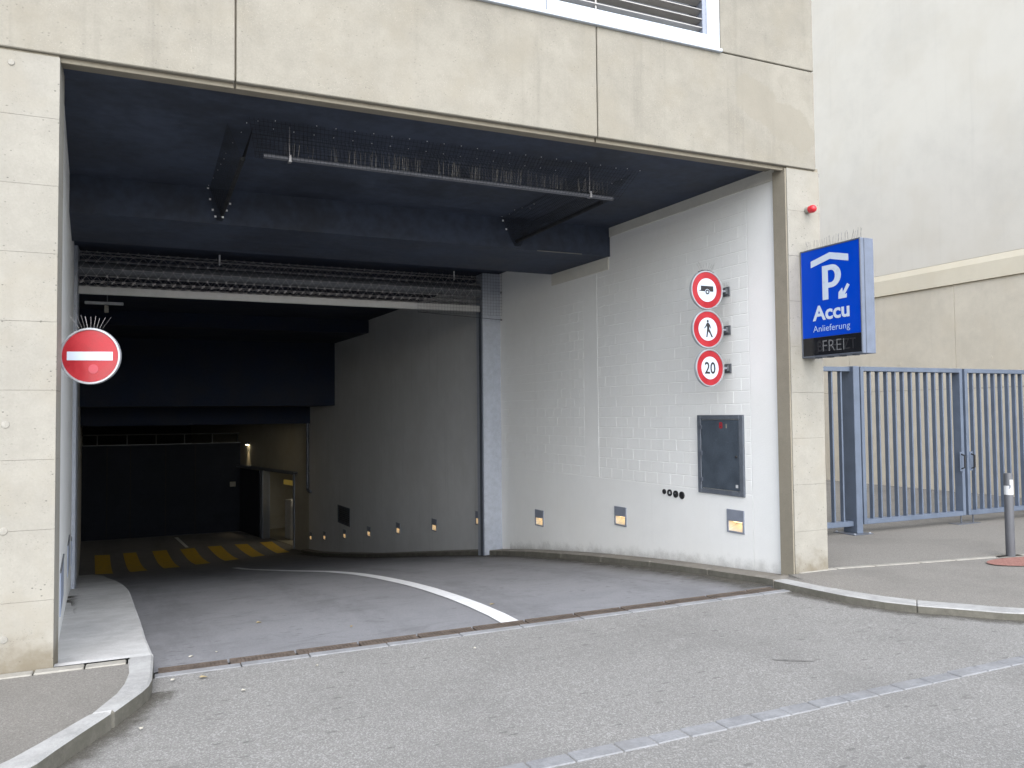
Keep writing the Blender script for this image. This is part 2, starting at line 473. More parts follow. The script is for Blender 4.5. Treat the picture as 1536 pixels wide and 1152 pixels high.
def text_geo(s, bold=0.0):
    cu = bpy.data.curves.new('lettering', 'FONT')
    cu.body = s; cu.offset = bold; cu.resolution_u = 3
    o = bpy.data.objects.new('lettering', cu); COL.objects.link(o)
    dg = bpy.context.evaluated_depsgraph_get(); dg.update()
    me = o.evaluated_get(dg).to_mesh()
    vs = [(v.co.x, v.co.y) for v in me.vertices]
    fs = [tuple(p.vertices) for p in me.polygons]
    o.evaluated_get(dg).to_mesh_clear()
    bpy.data.objects.remove(o); bpy.data.curves.remove(cu)
    x0 = min(v[0] for v in vs); x1 = max(v[0] for v in vs); y0 = min(v[1] for v in vs); y1 = max(v[1] for v in vs)
    return [((x - x0) / (x1 - x0), (y - y0) / (y1 - y0)) for x, y in vs], fs

def lettering(name, s, fr, a0, c0, a1, c1, b, mat, parent, bold=0.0):
    vs, fs = text_geo(s, bold)
    mb = MB(fr)
    mb.add([fr(a0 + x * (a1 - a0), b, c0 + y * (c1 - c0)) for x, y in vs], fs)
    return mb.build(name, mat, parent)

def circle_poly(cx, cz, r, n=24, sx=1.0):
    return [(cx + r * sx * math.cos(2 * math.pi * k / n), cz + r * math.sin(2 * math.pi * k / n)) for k in range(n)]

# ---------------------------------------------------------------- the plan: walls, ramp profile
TILT = R(3.4)
DV = Vector((-math.sin(TILT), math.cos(TILT), 0))          # the tunnel's axis, turned a little left of the facade's normal
NV = Vector((-math.cos(TILT), -math.sin(TILT), 0))         # off the right wall, into the tunnel
P0 = Vector((5.716, 6.178, 0))                             # front end of the right wall
RW = Frame(P0, DV, NV, (0, 0, 1))                          # right wall: (along, off the wall, up)
LW = Frame((-0.551, 6.18, 0), DV, -NV, (0, 0, 1))          # left wall: off the wall is to the right
BEND = RW(19.3, 0, 0)
DD = Vector((-0.211, 0.978, 0)).normalized()
DW = Frame(BEND, DD, (-DD.y, DD.x, 0), (0, 0, 1))          # the right wall's last stretch, past the bend

SS = [-3, -.3, 0, 1.55, 2.9, 4.67, 6, 8.58, 12.24, 15.7, 18, 19.6, 21, 60]
GG = [-.08, -.08, -.085, -.19, -.31, -.5, -.68, -1.08, -1.66, -2.15, -2.45, -2.6, -2.65, -2.65]
def g(s):
    for i in range(len(SS) - 1):
        if s <= SS[i + 1]:
            t = (s - SS[i]) / (SS[i + 1] - SS[i])
            return GG[i] + (GG[i + 1] - GG[i]) * t
    return GG[-1]
def gs(s): return 0.25 * g(s - 0.5) + 0.5 * g(s) + 0.25 * g(s + 0.5) if s > 0.6 else g(s)
def street_z(x): return -.088 + .0062 * max(-6, min(x, 9))
def floor_z(x, y):
    f = max(0, min(1, 1 - (y - 6.0) / 4.0))
    return gs((Vector((x, y, 0)) - P0).dot(DV)) + (street_z(x) + .088 - .02) * f

# ---------------------------------------------------------------- ground, road, pavements
mb = MB()
for xa, xb in ((-80, -6), (-6, 9), (9, 80)):
    mb.add([(xa, -60, street_z(xa)), (xb, -60, street_z(xb)), (xb, 5.78, street_z(xb)), (xa, 5.78, street_z(xa))], [(0, 1, 2, 3)])
mb.build('street', 'street', kind='structure')

mb = MB()
xs = [-3.2 + 0.6 * i for i in range(16)]
ys = [6.005 + 0.25 * i for i in range(134)]
vv = [(x, y, floor_z(x, y)) for y in ys for x in xs]
n = len(xs)
mb.add(vv, [(j * n + i, j * n + i + 1, (j + 1) * n + i + 1, (j + 1) * n + i) for j in range(len(ys) - 1) for i in range(n - 1)])
mb.build('ramp_road', 'ramp', kind='structure', smooth=True)

# surround: ground beyond the lots, so the land goes on to the horizon
gm = MB()
for x0, y0, x1, y1 in ((6.3, 60, 400, 400), (-400, 60, 6.3, 400), (80, -400, 400, 60), (-400, -400, -80, 60), (-80, -400, 80, -60), (20, 5.9, 80, 60), (-80, 5.9, -9, 60)):
    gm.add([(x0, y0, -.13), (x1, y0, -.13), (x1, y1, -.13), (x0, y1, -.13)], [(0, 1, 2, 3)])
gm.build('ground', 'ground', kind='structure')

KB = [(5.545, 5.985), (5.563, 5.86), (5.597, 5.681), (5.66, 5.36), (5.773, 5.018), (5.90, 4.81), (6.071, 4.623), (6.382, 4.238), (6.9, 3.93), (7.7, 3.76), (9, 3.70), (12, 3.69), (16, 3.69), (20, 3.69)]
KF = [(5.40, 5.985), (5.42, 5.76), (5.45, 5.535), (5.505, 5.20), (5.614, 4.881), (5.745, 4.68), (5.909, 4.501), (6.217, 4.13), (6.80, 3.80), (7.65, 3.63), (9, 3.575), (12, 3.565), (16, 3.565), (20, 3.565)]
# right pavement between the kerb and the stone strip
def strip_y(x): return 5.965 - max(0, x - 6.2) * 0.155 if x < 9 else 5.53
mb = MB()
front = [(x * .7 + u * .3, y * .7 + v * .3, 0.001) for (x, y), (u, v) in zip(KB, KF)]
prev = None
for (x, y, z) in front:
    bx = max(x, 5.6)
    by = max(strip_y(bx) - 0.0, y + 0.02)
    a, b, c = Vector((x, y, 0.001)), Vector((bx, (y + by) / 2, 0.024)), Vector((bx, by, 0.047))
    if prev: mb.add([prev[0], a, b, prev[1]], [(0, 1, 2, 3)]); mb.add([prev[1], b, c, prev[2]], [(0, 1, 2, 3)])
    prev = (a, b, c)
mb.build('pavement', 'pavement', kind='structure')
mb = MB()
mb.add([(5.72, strip_y(6.2) + 0.07, .05), (9, 5.60, .05), (20, 5.60, .05), (20, 7, .05), (14.2, 7, .05), (14.2, 45, .05), (6.0, 45, .05), (6.0, 6.05, .05)], [tuple(range(8))])
mb.build('yard', 'pavement', kind='structure')
root = struct_root('edging_strip')
x = 5.72
while x < 13.5:
    L = random.uniform(0.42, 0.6)
    fr = Frame((x, strip_y(x), 0), (L, strip_y(x + L) - strip_y(x), 0), (-(strip_y(x + L) - strip_y(x)), L, 0), (0, 0, 1))
    MB(fr).box((0.004, 0, -0.05), (L - 0.004, 0.068, 0.052)).build('edging_stone', 'pale_stone', root, bevel=0.004)
    x += L
# red-brown circle on the pavement
fan = [(8.26 + .54 * math.cos(q), 5.37 + .20 * math.sin(q) - .155 * .54 * math.cos(q)) for q in [2 * math.pi * k / 40 for k in range(40)]]
mb = MB()
def pave_z(x, y): return 0.001 + 0.046 * min(1, max(0, (y - 4.0) / 1.75)) + 0.006
mb.add([(a, b, 0.044 + .014 * min(1, max(0, (b - 5.2) / .4))) for a, b in fan], [tuple(range(40))])
mb.build('pavement_patch', 'red_patch', kind='structure')

def kerb_run(root, outer, inner, ztop, zbot, mat, length=0.95, bevel=0.012, gap=0.003):
    # one stone per stretch between two matching outlines
    def at(pl, t):
        i = min(int(t), len(pl) - 2); f = t - i
        return Vector((pl[i][0] + (pl[i + 1][0] - pl[i][0]) * f, pl[i][1] + (pl[i + 1][1] - pl[i][1]) * f, 0))
    N = len(outer) - 1
    ts = [0.0]; acc = 0; t = 0; last = at(outer, 0)
    while t < N:
        t += 0.02
        p = at(outer, min(t, N)); acc += (p - last).length; last = p
        if acc >= length: ts.append(min(t, N)); acc = 0
    if ts[-1] < N: ts.append(N)
    for k in range(len(ts) - 1):
        m = 5
        lo, hi = ts[k], ts[k + 1]
        e = (hi - lo) * gap / length
        tt = [lo + e + (hi - lo - 2 * e) * i / m for i in range(m + 1)]
        oo = [at(outer, a) for a in tt]; ii = [at(inner, a) for a in tt]
        vs, fs = [], []
        dz = random.uniform(-0.003, 0.003)
        for a, b in zip(oo, ii):
            zt = (ztop(a) if callable(ztop) else ztop) + dz; zb = zbot(a) if callable(zbot) else zbot
            vs += [(a.x, a.y, zb), (a.x, a.y, zt), (b.x, b.y, zt), (b.x, b.y, zb)]
        for i in range(m):
            q = i * 4
            fs += [(q + j, q + (j + 1) % 4, q + 4 + (j + 1) % 4, q + 4 + j) for j in range(4)]
        fs += [(0, 1, 2, 3), (m * 4 + 3, m * 4 + 2, m * 4 + 1, m * 4)]
        ks = MB().add(vs, fs).build('kerb_stone', mat, root, bevel=bevel)
        ks.data.materials.append(M['kerb_face'])
        for pf in ks.data.polygons:
            if abs(pf.normal.z) < .55: pf.material_index = 1

def dirt_strip(name, mat, pts_in, pts_out):
    mb = MB(); n = len(pts_in)
    mb.add(list(pts_in) + list(pts_out), [(i, i + 1, n + i + 1, n + i) for i in range(n - 1)])
    o = mb.build(name, mat, kind='structure')
    a = o.data.attributes.new('edge', 'FLOAT', 'POINT')
    for i in range(2 * n): a.data[i].value = 1.0 if i < n else 0.0
    return o
def offset(pl, d):
    out = []
    for i, (x, y) in enumerate(pl):
        a = Vector(pl[max(i - 1, 0)]); b = Vector(pl[min(i + 1, len(pl) - 1)]); t = (b - a).normalized()
        out.append((x + t.y * d, y - t.x * d))
    return out
rk = struct_root('kerb')
kerb_run(rk, KF, KB, 0.010, -0.14, 'kerb', 1.35, .008)
# kerb along the right wall, down the ramp
rk2 = struct_root('ramp_kerb')
ss = [-0.17 + 0.5 * i for i in range(40)]
outer = [RW(s, 0.235, 0) for s in ss]; inner = [RW(s, -0.02, 0) for s in ss]
outer = [(p.x, p.y) for p in outer]; inner = [(p.x, p.y) for p in inner]
def rk_top(p): return gs((Vector((p.x, p.y, 0)) - P0).dot(DV)) + 0.085
def rk_bot(p): return gs((Vector((p.x, p.y, 0)) - P0).dot(DV)) - 0.1
kerb_run(rk2, outer, inner, rk_top, rk_bot, 'kerb_old', 1.0, 0.012)
# landing between kerb, wall end and pillar
MB().slab([(5.40, 5.99), (5.545, 5.99), (5.60, 5.70), (5.74, 5.62), (5.95, 5.955), (5.70, 6.16), (5.46, 6.02)], -0.1, 0.014).build('landing', 'kerb_old', kind='structure')

KO = [(.049, 6.02), (.043, 5.75), (.037, 5.487), (.020, 5.37), (-.009, 5.281), (-.143, 4.993), (-.369, 4.576), (-.475, 4.348), (-.75, 4.02), (-1.3, 3.78), (-3, 3.64), (-9, 3.6), (-20, 3.6)]
KI = [(-.105, 6.02), (-.105, 5.84), (-.098, 5.685), (-.118, 5.47), (-.152, 5.292), (-.264, 4.983), (-.46, 4.66), (-.61, 4.432), (-.9, 4.15), (-1.4, 3.95), (-3, 3.80), (-9, 3.77), (-20, 3.77)]
kerb_run(rk, KO, KI, 0.010, -0.14, 'kerb', 1.1, 0.014)
mb = MB()
prev = None
for (x, y), (u, v) in zip(KI[1:], KO[1:]):
    x, y = x * .7 + u * .3, y * .7 + v * .3
    a, c = Vector((x, y, 0)), Vector((min(x, -0.105), 5.885, 0.0))
    if prev: mb.add([prev[0], a, c, prev[1]], [(0, 1, 2, 3)])
    prev = (a, c)
mb.build('pavement', 'pavement', kind='structure')
root = struct_root('edging_strip')
x = -0.112
while x > -4:
    L = random.uniform(0.16, 0.34)
    MB().box((x - L + 0.004, 5.888 + random.uniform(-.004, .004), -0.05), (x - 0.004, 5.984, 0.006 + random.uniform(0, .004))).build('edging_stone', 'pale_stone', root, bevel=0.006)
    x -= L
# raised concrete walkway inside the tunnel, along the left wall
WE = [(.049, 6.02), (.04, 6.3), (0.0, 6.87), (-.045, 7.8), (-.093, 8.7), (-.18, 10.6), (-.293, 12.5), (-.42, 14.5), (-.60, 17), (-.83, 19.8), (-1.25, 22)]
mb = MB()
prev = None
for i in range(len(WE) - 1):
    for k in range(4):
        t = k / 4
        x = WE[i][0] * (1 - t) + WE[i + 1][0] * t; y = WE[i][1] * (1 - t) + WE[i + 1][1] * t
        lx = -0.551 - (y - 6.18) * math.tan(TILT) - 0.05
        z = 0.003 if y < 6.1 else floor_z(x, y) + 0.09
        a, a1, a2, b = Vector((x, y, z - 0.25)), Vector((x, y, z - 0.015)), Vector((x - 0.018, y, z)), Vector((lx, y, z))
        if prev:
            for q in range(3): mb.add([prev[q], (a, a1, a2, b)[q], (a, a1, a2, b)[q + 1], prev[q + 1]], [(0, 1, 2, 3)])
        prev = (a, a1, a2, b)
mb.build('walkway', 'walkway', kind='structure', smooth=True)

o1 = offset(KF, -.03); o2 = offset(KF, .24)
dirt_strip('street_dirt', 'grit', [(x, y, street_z(x) + .002) for x, y in o1[1:]], [(x, y, street_z(x) + .002) for x, y in o2[1:]])
o1 = offset(KO, .03); o2 = offset(KO, -.24)
dirt_strip('street_dirt', 'grit', [(x, y, street_z(x) + .002) for x, y in o1[2:]], [(x, y, street_z(x) + .002) for x, y in o2[2:]])
MB_s = [-.05 + .3 * i for i in range(64)]
def rz(s, n): p = RW(s, n, 0); return (p.x, p.y, floor_z(p.x, p.y) + .006)
dirt_strip('ramp_dirt', 'grit', [rz(s, .22) for s in MB_s], [rz(s, .75) for s in MB_s])
def wz(s, h): p = RW(s, .0075, 0); return (p.x, p.y, gs(s) + .08 + h)
dirt_strip('wall_dirt', 'scuff', [wz(.02 + .2 * i, 0) for i in range(30)], [wz(.02 + .2 * i, .30) for i in range(30)])
def lz(y, d): x = -0.551 - (y - 6.18) * math.tan(TILT) + d; return (x, y, floor_z(x, y) + .094)
dirt_strip('walkway_dirt', 'grit', [lz(6.3 + .3 * i, .0) for i in range(30)], [lz(6.3 + .3 * i, .16) for i in range(30)])
# drain across the mouth: channel, grates, pale stones in front
root = struct_root('drain')
MB().box((0.06, 5.868, -0.3), (5.40, 6.004, -0.11)).build('channel', 'dark', root)
x = 0.07
while x < 5.35:
    L = min(0.455, 5.38 - x)
    h = street_z(x + L / 2)
    mb = MB()
    mb.box((x + .008, 5.873, h - .04), (x + L - .008, 5.999, h - .003))
    q = x + .03
    while q < x + L - .035:
        mb.box((q, 5.89, h - .004), (q + .016, 5.982, h + .0015)); q += .026
    mb.box((x + .008, 5.873, h - .004), (x + L - .008, 5.881, h + .003)).box((x + .008, 5.991, h - .004), (x + L - .008, 5.999, h + .003))
    mb.build('grate', 'rust', root)
    x += L
root = struct_root('drain_edging')
x = 0.05
while x < 5.45:
    L = min(random.uniform(0.45, 0.6), 5.46 - x)
    h = street_z(x + L / 2)
    MB().box((x + .003, 5.786, -.2), (x + L - .003, 5.866, h + .003 + random.uniform(0, .003))).build('edging_stone', 'granite', root, bevel=0.004)
    x += L
MB().box((-4, 5.76, -.3), (5.6, 5.90, -.12)).build('drain_bed', 'kerb_old', kind='structure')
# gutter line of setts along the street's edge
root = struct_root('gutter')
x = -1.6
while x < 9.5:
    L = random.uniform(0.19, 0.27)
    h = street_z(x + L / 2)
    fr = Frame((x, 3.47, 0), (L, random.uniform(-.004, .004), 0), (0, 1, 0), (0, 0, 1))
    MB(fr).box((.004, random.uniform(-.004, .004), -.2), (L - .004, 0.107 + random.uniform(-.004, .004), h + .005 + random.uniform(-.002, .003))).build('sett', 'granite', root, bevel=0.005)
    x += L

# painted line down the ramp
line = [(2.70, 6.02, .155), (2.735, 6.4, .155), (2.755, 6.9, .155), (2.76, 7.5, .15), (2.75, 8.3, .15), (2.72, 9.0, .15), (2.66, 9.9, .15), (2.56, 10.9, .15), (2.44, 11.95, .15), (2.30, 13.0, .15), (2.17, 14.2, .15), (2.06, 16, .15), (1.93, 18.6, .15), (1.85, 20, .15)]
mb = MB(); prev = None
for i in range(len(line) - 1):
    for k in range(5):
        t = k / 5
        x, y, w = (line[i][j] * (1 - t) + line[i + 1][j] * t for j in range(3))
        l, r = Vector((x - w / 2, y, floor_z(x - w / 2, y) + .006)), Vector((x + w / 2, y, floor_z(x + w / 2, y) + .006))
        if prev: mb.add([prev[0], prev[1], r, l], [(0, 1, 2, 3)])
        prev = (l, r)
mb.build('lane_line', 'white_line', kind='structure')
mb = MB()
mb.add([(1.17, 28.6, -2.643), (1.27, 28.6, -2.643), (1.02, 31.2, -2.643), (0.9, 31.2, -2.643)], [(0, 1, 2, 3)])
mb.build('lane_line', 'white_line', kind='structure')
root = struct_root('crosswalk')
for a, b, c, d in (((-1.464, 28.36), (-1.039, 28.24), (-0.763, 23.0), (-1.19, 23.4)), ((-0.67, 28.348), (-0.294, 28.359), (0.032, 23.054), (-0.37, 22.95)),
                   ((0.168, 28.325), (0.591, 28.402), (0.83, 23.4), (0.43, 23.4)), ((0.993, 28.318), (1.429, 28.395), (1.638, 24.1), (1.24, 23.95)),
                   ((1.832, 28.496), (2.25, 28.463), (2.455, 24.7), (2.057, 24.5)), ((2.68, 28.546), (3.082, 28.433), (3.255, 25.3), (2.861, 25.1)),
                   ((3.50, 28.583), (3.90, 28.568), (4.04, 25.75), (3.66, 25.7))):
    mb = MB(); prev = None
    for k in range(13):
        t = k / 12
        l = Vector((a[0] * (1 - t) + d[0] * t, a[1] * (1 - t) + d[1] * t, 0)); r = Vector((b[0] * (1 - t) + c[0] * t, b[1] * (1 - t) + c[1] * t, 0))
        l.z = floor_z(l.x, l.y) + .007; r.z = floor_z(r.x, r.y) + .007
        if prev: mb.add([prev[0], prev[1], r, l], [(0, 1, 2, 3)])
        prev = (l, r)
    mb.build('stripe', 'yellow_line', root)

# ---------------------------------------------------------------- the garage building
BLD = thing('parking_garage', 'pale precast concrete building over the dark garage entrance', 'building', (0, 6, 0))
def panel(x0, x1, z0, z1, y0=5.974):
    zb = z0
    outline = [(y0, z0), (y0, z1), (6.018, z1), (6.018, zb)]
    fr = Frame((0, 0, 0), (0, 1, 0), (1, 0, 0), (0, 0, 1))
    return MB(fr).prism(outline, x0, x1).build('facade_panel', 'facade', BLD, bevel=0.006)
panel(-3.2, .554, 4.0, 7.6); panel(.566, 3.543, 4.0, 4.985); panel(3.554, 6.05, 4.0, 4.985)
panel(4.895, 6.05, 4.997, 7.6); panel(.568, .985, 4.997, 7.6); panel(.999, 4.881, 6.62, 7.6)
panel(-8.0, -3.216, 4.0, 7.6)
mb = MB()
mb.box((-8, 6.02, 4.035), (6.035, 6.3, 4.99)).box((-8, 6.02, 4.99), (.99, 6.3, 7.58)).box((4.9, 6.02, 4.99), (6.035, 6.3, 7.58)).box((.99, 6.02, 6.63), (4.9, 6.3, 7.58))
mb.build('facade_backing', 'joint', BLD)
MB().box((-8, 6.32, 4.30), (6.02, 44, 7.5)).build('upper_floor', 'facade', BLD)
MB().box((5.95, 6.19, -0.1), (6.072, 44, 4.4)).build('outer_wall', 'pillar', BLD)
for x0, x1 in ((-3.2, .552), (.568, 3.54), (3.556, 6.03)): MB().box((x0, 6.022, 3.966), (x1, 6.053, 4.03)).build('lintel_strip', 'jamb', BLD, bevel=.003)
# window with its blind
fr = Frame((0, 5.962, 0), (1, 0, 0), (0, 1, 0), (0, 0, 1))
WF = MB(fr)
WF.box((4.735, 0, 4.992), (4.88, .14, 6.6)).box((1.0, 0, 4.992), (1.14, .14, 6.6)).box((1.14, 0.0, 6.48), (4.735, .14, 6.6)).box((1.14, 0.0, 5.012), (4.735, .14, 5.125)).box((.985, -.022, 4.976), (4.892, .13, 5.008))
window = WF.build('window', 'window_frame', BLD, bevel=0.004)
MB(fr).box((1.14, .11, 5.125), (4.735, .125, 6.48)).build('pane', 'glass', window)
MB(fr).box((3.048, -.004, 5.015), (3.056, .05, 5.118)).build('sill_joint', 'bezel', window)
for xx in (2.28, 3.55): MB(fr).box((xx, .03, 5.125), (xx + .012, .05, 6.48)).build('guide_wire', 'slat', window)
MB(fr).box((4.69, .012, 5.125), (4.734, .10, 6.48)).build('guide_rail', 'lamp_plate', window)
z = 5.17
while z < 6.4:
    a = R(18 + random.uniform(-3, 3))
    f2 = Frame((0, 6.02, z), (1, random.uniform(-.0006, .0006), random.uniform(-.001, .001)), (0, math.cos(a), -math.sin(a)), (0, math.sin(a), math.cos(a)))
    MB(f2).box((1.15, -.04, -.002), (4.70, .04, .002)).box((1.15, -.043, -.006), (4.70, -.037, .004)).build('slat', 'slat', window)
    z += 0.088
# pillars, cast in lifts
LIFTS = [-0.15, .44, .891, 1.34, 1.787, 2.232, 2.678, 3.124, 3.571, 3.986]
def pillar(x0, x1, plugs):
    core = MB().box((x0 + .006, 5.999, -.2), (x1 - .006, 6.30 if x0 < 0 else 6.17, 4.02)).build('pillar', 'jamb', BLD)
    for a, b in zip(LIFTS[:-1], LIFTS[1:]):
        MB().box((x0, 5.99 + random.uniform(-.0015, .0015), a + .0007), (x1 + random.uniform(-.001, .001), 6.31 if x0 < 0 else 6.174, b - .0007)).build('panel', 'pillar', core, bevel=0.001)
    for px, pz, r in plugs:
        MB(Frame((px, 5.99, pz), (1, 0, 0), (0, 1, 0), (0, 0, 1))).lathe([(r * .9, -.0065), (r, -.003), (r, .01)], n=20).build('tie_plug', 'pale_stone', core)
pillar(-3.2, -.54, [(-.82, 1.568, .024), (-.823, .895, .024), (-.815, .216, .024), (-.815, 3.956 - .05, .02)])
pillar(5.684, 6.10, [])
MB().box((-8, 5.99, -.2), (-3.21, 6.31, 3.986)).build('front_wall', 'pillar', BLD)
MB().box((5.668, 6.0, 0.0), (5.682, 6.172, 3.985)).build('jamb_face', 'jamb', BLD)
# side walls
LS = [(.650, .4475), (2.735, .28), (4.84, .03), (7.00, -.215), (9.05, -.565), (11.15, -.88), (13.25, -1.21), (15.35, -1.53), (17.4, -1.84), (19.02, -2.06)]
def holed(mb, s0, s1, n0, n1, z0, z1):
    # a wall slab left open where a light is let in
    s = s0
    for ls, lz in LS:
        a, b = ls - .104, ls + .104
        if a < s0 or b > s1: continue
        mb.box((s, n0, z0), (a, n1, z1)); mb.box((a, n0, z0), (b, n1, lz - .104)); mb.box((a, n0, lz), (b, n1, z1)); s = b
    mb.box((s, n0, z0), (s1, n1, z1))
    return mb
mb = holed(MB(RW), 0.0, 6.5, -.14, 0, -3.2, 4.06)
mb.box((0.0, -.2, -3.2), (6.5, -.14, 4.06))
right = mb.build('side_wall', 'white', BLD)
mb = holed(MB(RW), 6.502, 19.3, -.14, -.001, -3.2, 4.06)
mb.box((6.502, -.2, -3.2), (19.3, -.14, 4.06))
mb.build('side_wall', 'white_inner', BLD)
MB(RW).box((0.01, -.01, 3.925), (2.9, .012, 4.064)).build('wall_strip', 'strip', BLD)
MB(RW).box((2.93, -.01, 3.50), (4.4, .012, 3.675)).build('wall_strip', 'strip', BLD)
left = MB(LW).box((0.0, -.3, -3.2), (33, 0, 4.06)).build('side_wall', 'white', BLD)
# smooth render at the foot and the front end of the right wall, 6 mm proud
holed(MB(RW), .402, 6.1, .0003, .006, -.6, .742).build('render_coat', 'white', right)
MB(RW).box((0.004, -.01, -.6), (.4, .006, 3.92)).build('render_coat', 'white', right, bevel=0.003)
MB(RW).box((3.22, -.01, .75), (3.56, .0034, 3.48)).build('render_coat', 'white', right, bevel=0.003)
# painted blockwork, course by course
def block_mesh(L, H):
    m = MB()
    d, c = 0.0028, 0.005
    vs = [Vector(p) for p in ((0, 0, 0), (L, 0, 0), (L, 0, H), (0, 0, H), (c, d, c), (L - c, d, c), (L - c, d, H - c), (c, d, H - c))]
    m.add(vs, [(4, 5, 6, 7), (0, 1, 5, 4), (1, 2, 6, 5), (2, 3, 7, 6), (3, 0, 4, 7)])
    me = bpy.data.meshes.new('block')
    me.from_pydata(m.v, [], m.f)
    me.materials.append(M['white'])
    return me
BL, BH, JT = 0.236, 0.1355, 0.003
pitch_z = BH + JT * 0.6
cache = {}
spots = []
for z0 in range(24):
    zc = .752 + z0 * 0.134
    for lo, hi, top in ((.412, 3.215, 3.92), (3.565, 6.12, 3.95)):
        if zc + .134 > top or (lo > 3 and False): continue
        s = lo - (0.0 if z0 % 2 else 0.117)
        while s < hi - 0.02:
            a, b = max(s, lo), min(s + BL, hi)
            ztop = 3.90 if b < 2.9 else (3.49 if a > 2.88 else 3.49)
            if b - a > 0.04 and zc + .13 < ztop and not (a > .48 and b < 1.23 and zc > .70 and zc + .13 < 1.58):
                spots.append((a, zc, round(b - a, 2), zc))
            s += BL + JT
spots.sort(key=lambda q: q[0])
rot = Matrix((( DV.x, NV.x, 0, 0), (DV.y, NV.y, 0, 0), (0, 0, 1, 0), (0, 0, 0, 1)))
rest = MB(RW)
for i, (a, zc, L, _) in enumerate(spots):
    dn = random.uniform(-.0008, .0004)
    if i < 296:
        key = L
        if key not in cache: cache[key] = block_mesh(L, .1325)
        o = bpy.data.objects.new('block', cache[key]); COL.objects.link(o)
        o.parent = right
        mat_ = WM[BLD.name].inverted() @ Matrix.Translation(RW(a, dn, zc)) @ rot
        o.matrix_local = mat_
    else:
        d, c = .0028 + dn, .005
        H = .1325
        rest.add([RW(*p) for p in ((a, 0, zc), (a + L, 0, zc), (a + L, 0, zc + H), (a, 0, zc + H), (a + c, d, zc + c), (a + L - c, d, zc + c), (a + L - c, d, zc + H - c), (a + c, d, zc + H - c))],
                 [(4, 5, 6, 7), (0, 1, 5, 4), (1, 2, 6, 5), (2, 3, 7, 6), (3, 0, 4, 7)])
rest.build('blockwork', 'white', right, kind='stuff')
# ceilings, dark painted, stepping down with the ramp
MB().box((-4, 6.055, 4.045), (5.94, 9.07, 4.25)).build('ceiling', 'ceiling', BLD)
MB().box((-4, 9.07, 3.667), (5.94, 10.57, 4.29)).build('ceiling_beam', 'ceiling', BLD)
MB().box((-4, 10.57, 3.95), (5.94, 19.38, 4.25)).build('ceiling', 'ceiling_deep', BLD)
MB().box((-4, 19.38, 3.63), (5.94, 22.45, 4.26)).build('ceiling_beam', 'ceiling_deep', BLD)
MB().box((-4, 22.45, 1.90), (5.94, 25.27, 4.27)).build('ceiling_beam', 'ceiling_deep', BLD)
MB().box((-4, 25.27, 1.385), (5.94, 39.5, 4.28)).build('ceiling_beam', 'ceiling_deep', BLD)
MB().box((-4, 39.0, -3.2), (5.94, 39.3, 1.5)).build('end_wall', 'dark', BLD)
# the far end: wall past the bend with its lit passage, and the dark cross wall
mb = MB(DW)
mb.box((0, -.2, -3.2), (1.25, 0, 1.40)).box((1.25, -.2, -.25), (4.04, 0, 1.40)).box((4.04, -.2, -3.2), (13.2, 0, 1.40))
deep = mb.build('side_wall', 'deep_wall', BLD)
for ta, tb in ((1.13, 1.25), (4.04, 4.30)): MB(DW).box((ta, -.22, -2.75), (tb, .03, -.27)).build('door_jamb', 'door_metal', deep)
MB(DW).box((4.32, -.02, -2.62), (6.42, .05, -.30)).build('sliding_door', 'back_wall', BLD)
mb = MB(DW)
mb.box((.9, -4.6, -2.8), (6.2, -.21, -2.63)).box((.9, -4.8, -2.8), (6.2, -4.6, .1)).box((.7, -4.6, -2.8), (.9, -.21, .1)).box((6.2, -4.6, -2.8), (6.4, -.21, .1)).box((.7, -4.8, -.05), (6.4, -.21, .15))
mb.build('passage_wall', 'deep_wall', BLD)
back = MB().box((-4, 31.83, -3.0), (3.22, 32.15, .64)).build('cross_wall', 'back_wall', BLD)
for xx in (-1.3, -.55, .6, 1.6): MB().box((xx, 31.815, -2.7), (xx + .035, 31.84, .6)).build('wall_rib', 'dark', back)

# ---------------------------------------------------------------- signs
def spikes(fr, a0, a1, n, parent, height=0.075, r=0.0011, fan=0.5, b=0.0, name='bird_spikes', base=True, mat='wire'):
    mb = MB(fr)
    if base: mb.box((a0, b - .006, 0), (a1, b + .006, .003))
    for i in range(n):
        t = (i + 0.5) / n
        a = a0 + (a1 - a0) * t
        la = (t - 0.5) * fan + random.uniform(-.12, .12); lb = random.uniform(-.25, .25)
        h = height * random.uniform(.85, 1.1)
        mb.tube([fr(a, b, 0), fr(a + la * h, b + lb * h, h)], r, 3, caps=False)
    return mb.build(name, mat, parent)

def round_sign(name, label, loc, face_dir, dia, wall_side=1):
    # face_dir: yaw of the face from straight towards the street; the thing's own frame is a = right, b = towards the viewer's back, c = up
    t = thing(name, label, 'traffic sign', loc, None, face_dir)
    w = WM[t.name]
    fr = Frame(w @ Vector((0, 0, 0)), w.to_3x3() @ Vector((1, 0, 0)), w.to_3x3() @ Vector((0, 1, 0)), (0, 0, 1))
    r = dia / 2
    MB(fr).lathe([(r - .030, .012), (r, .014), (r, -.010), (r - .004, -.016), (r - .014, -.016), (r - .018, -.004)], n=56).build('rim', 'rim', t, smooth=True)
    return t, fr, r

def disc(fr, r, b, name, mat, parent, cx=0, cz=0):
    return MB(fr).lathe([(r, b + .003), (r, b)], Frame(fr(cx, 0, cz), fr.ex, fr.ey, fr.ez), 56).build(name, mat, parent)

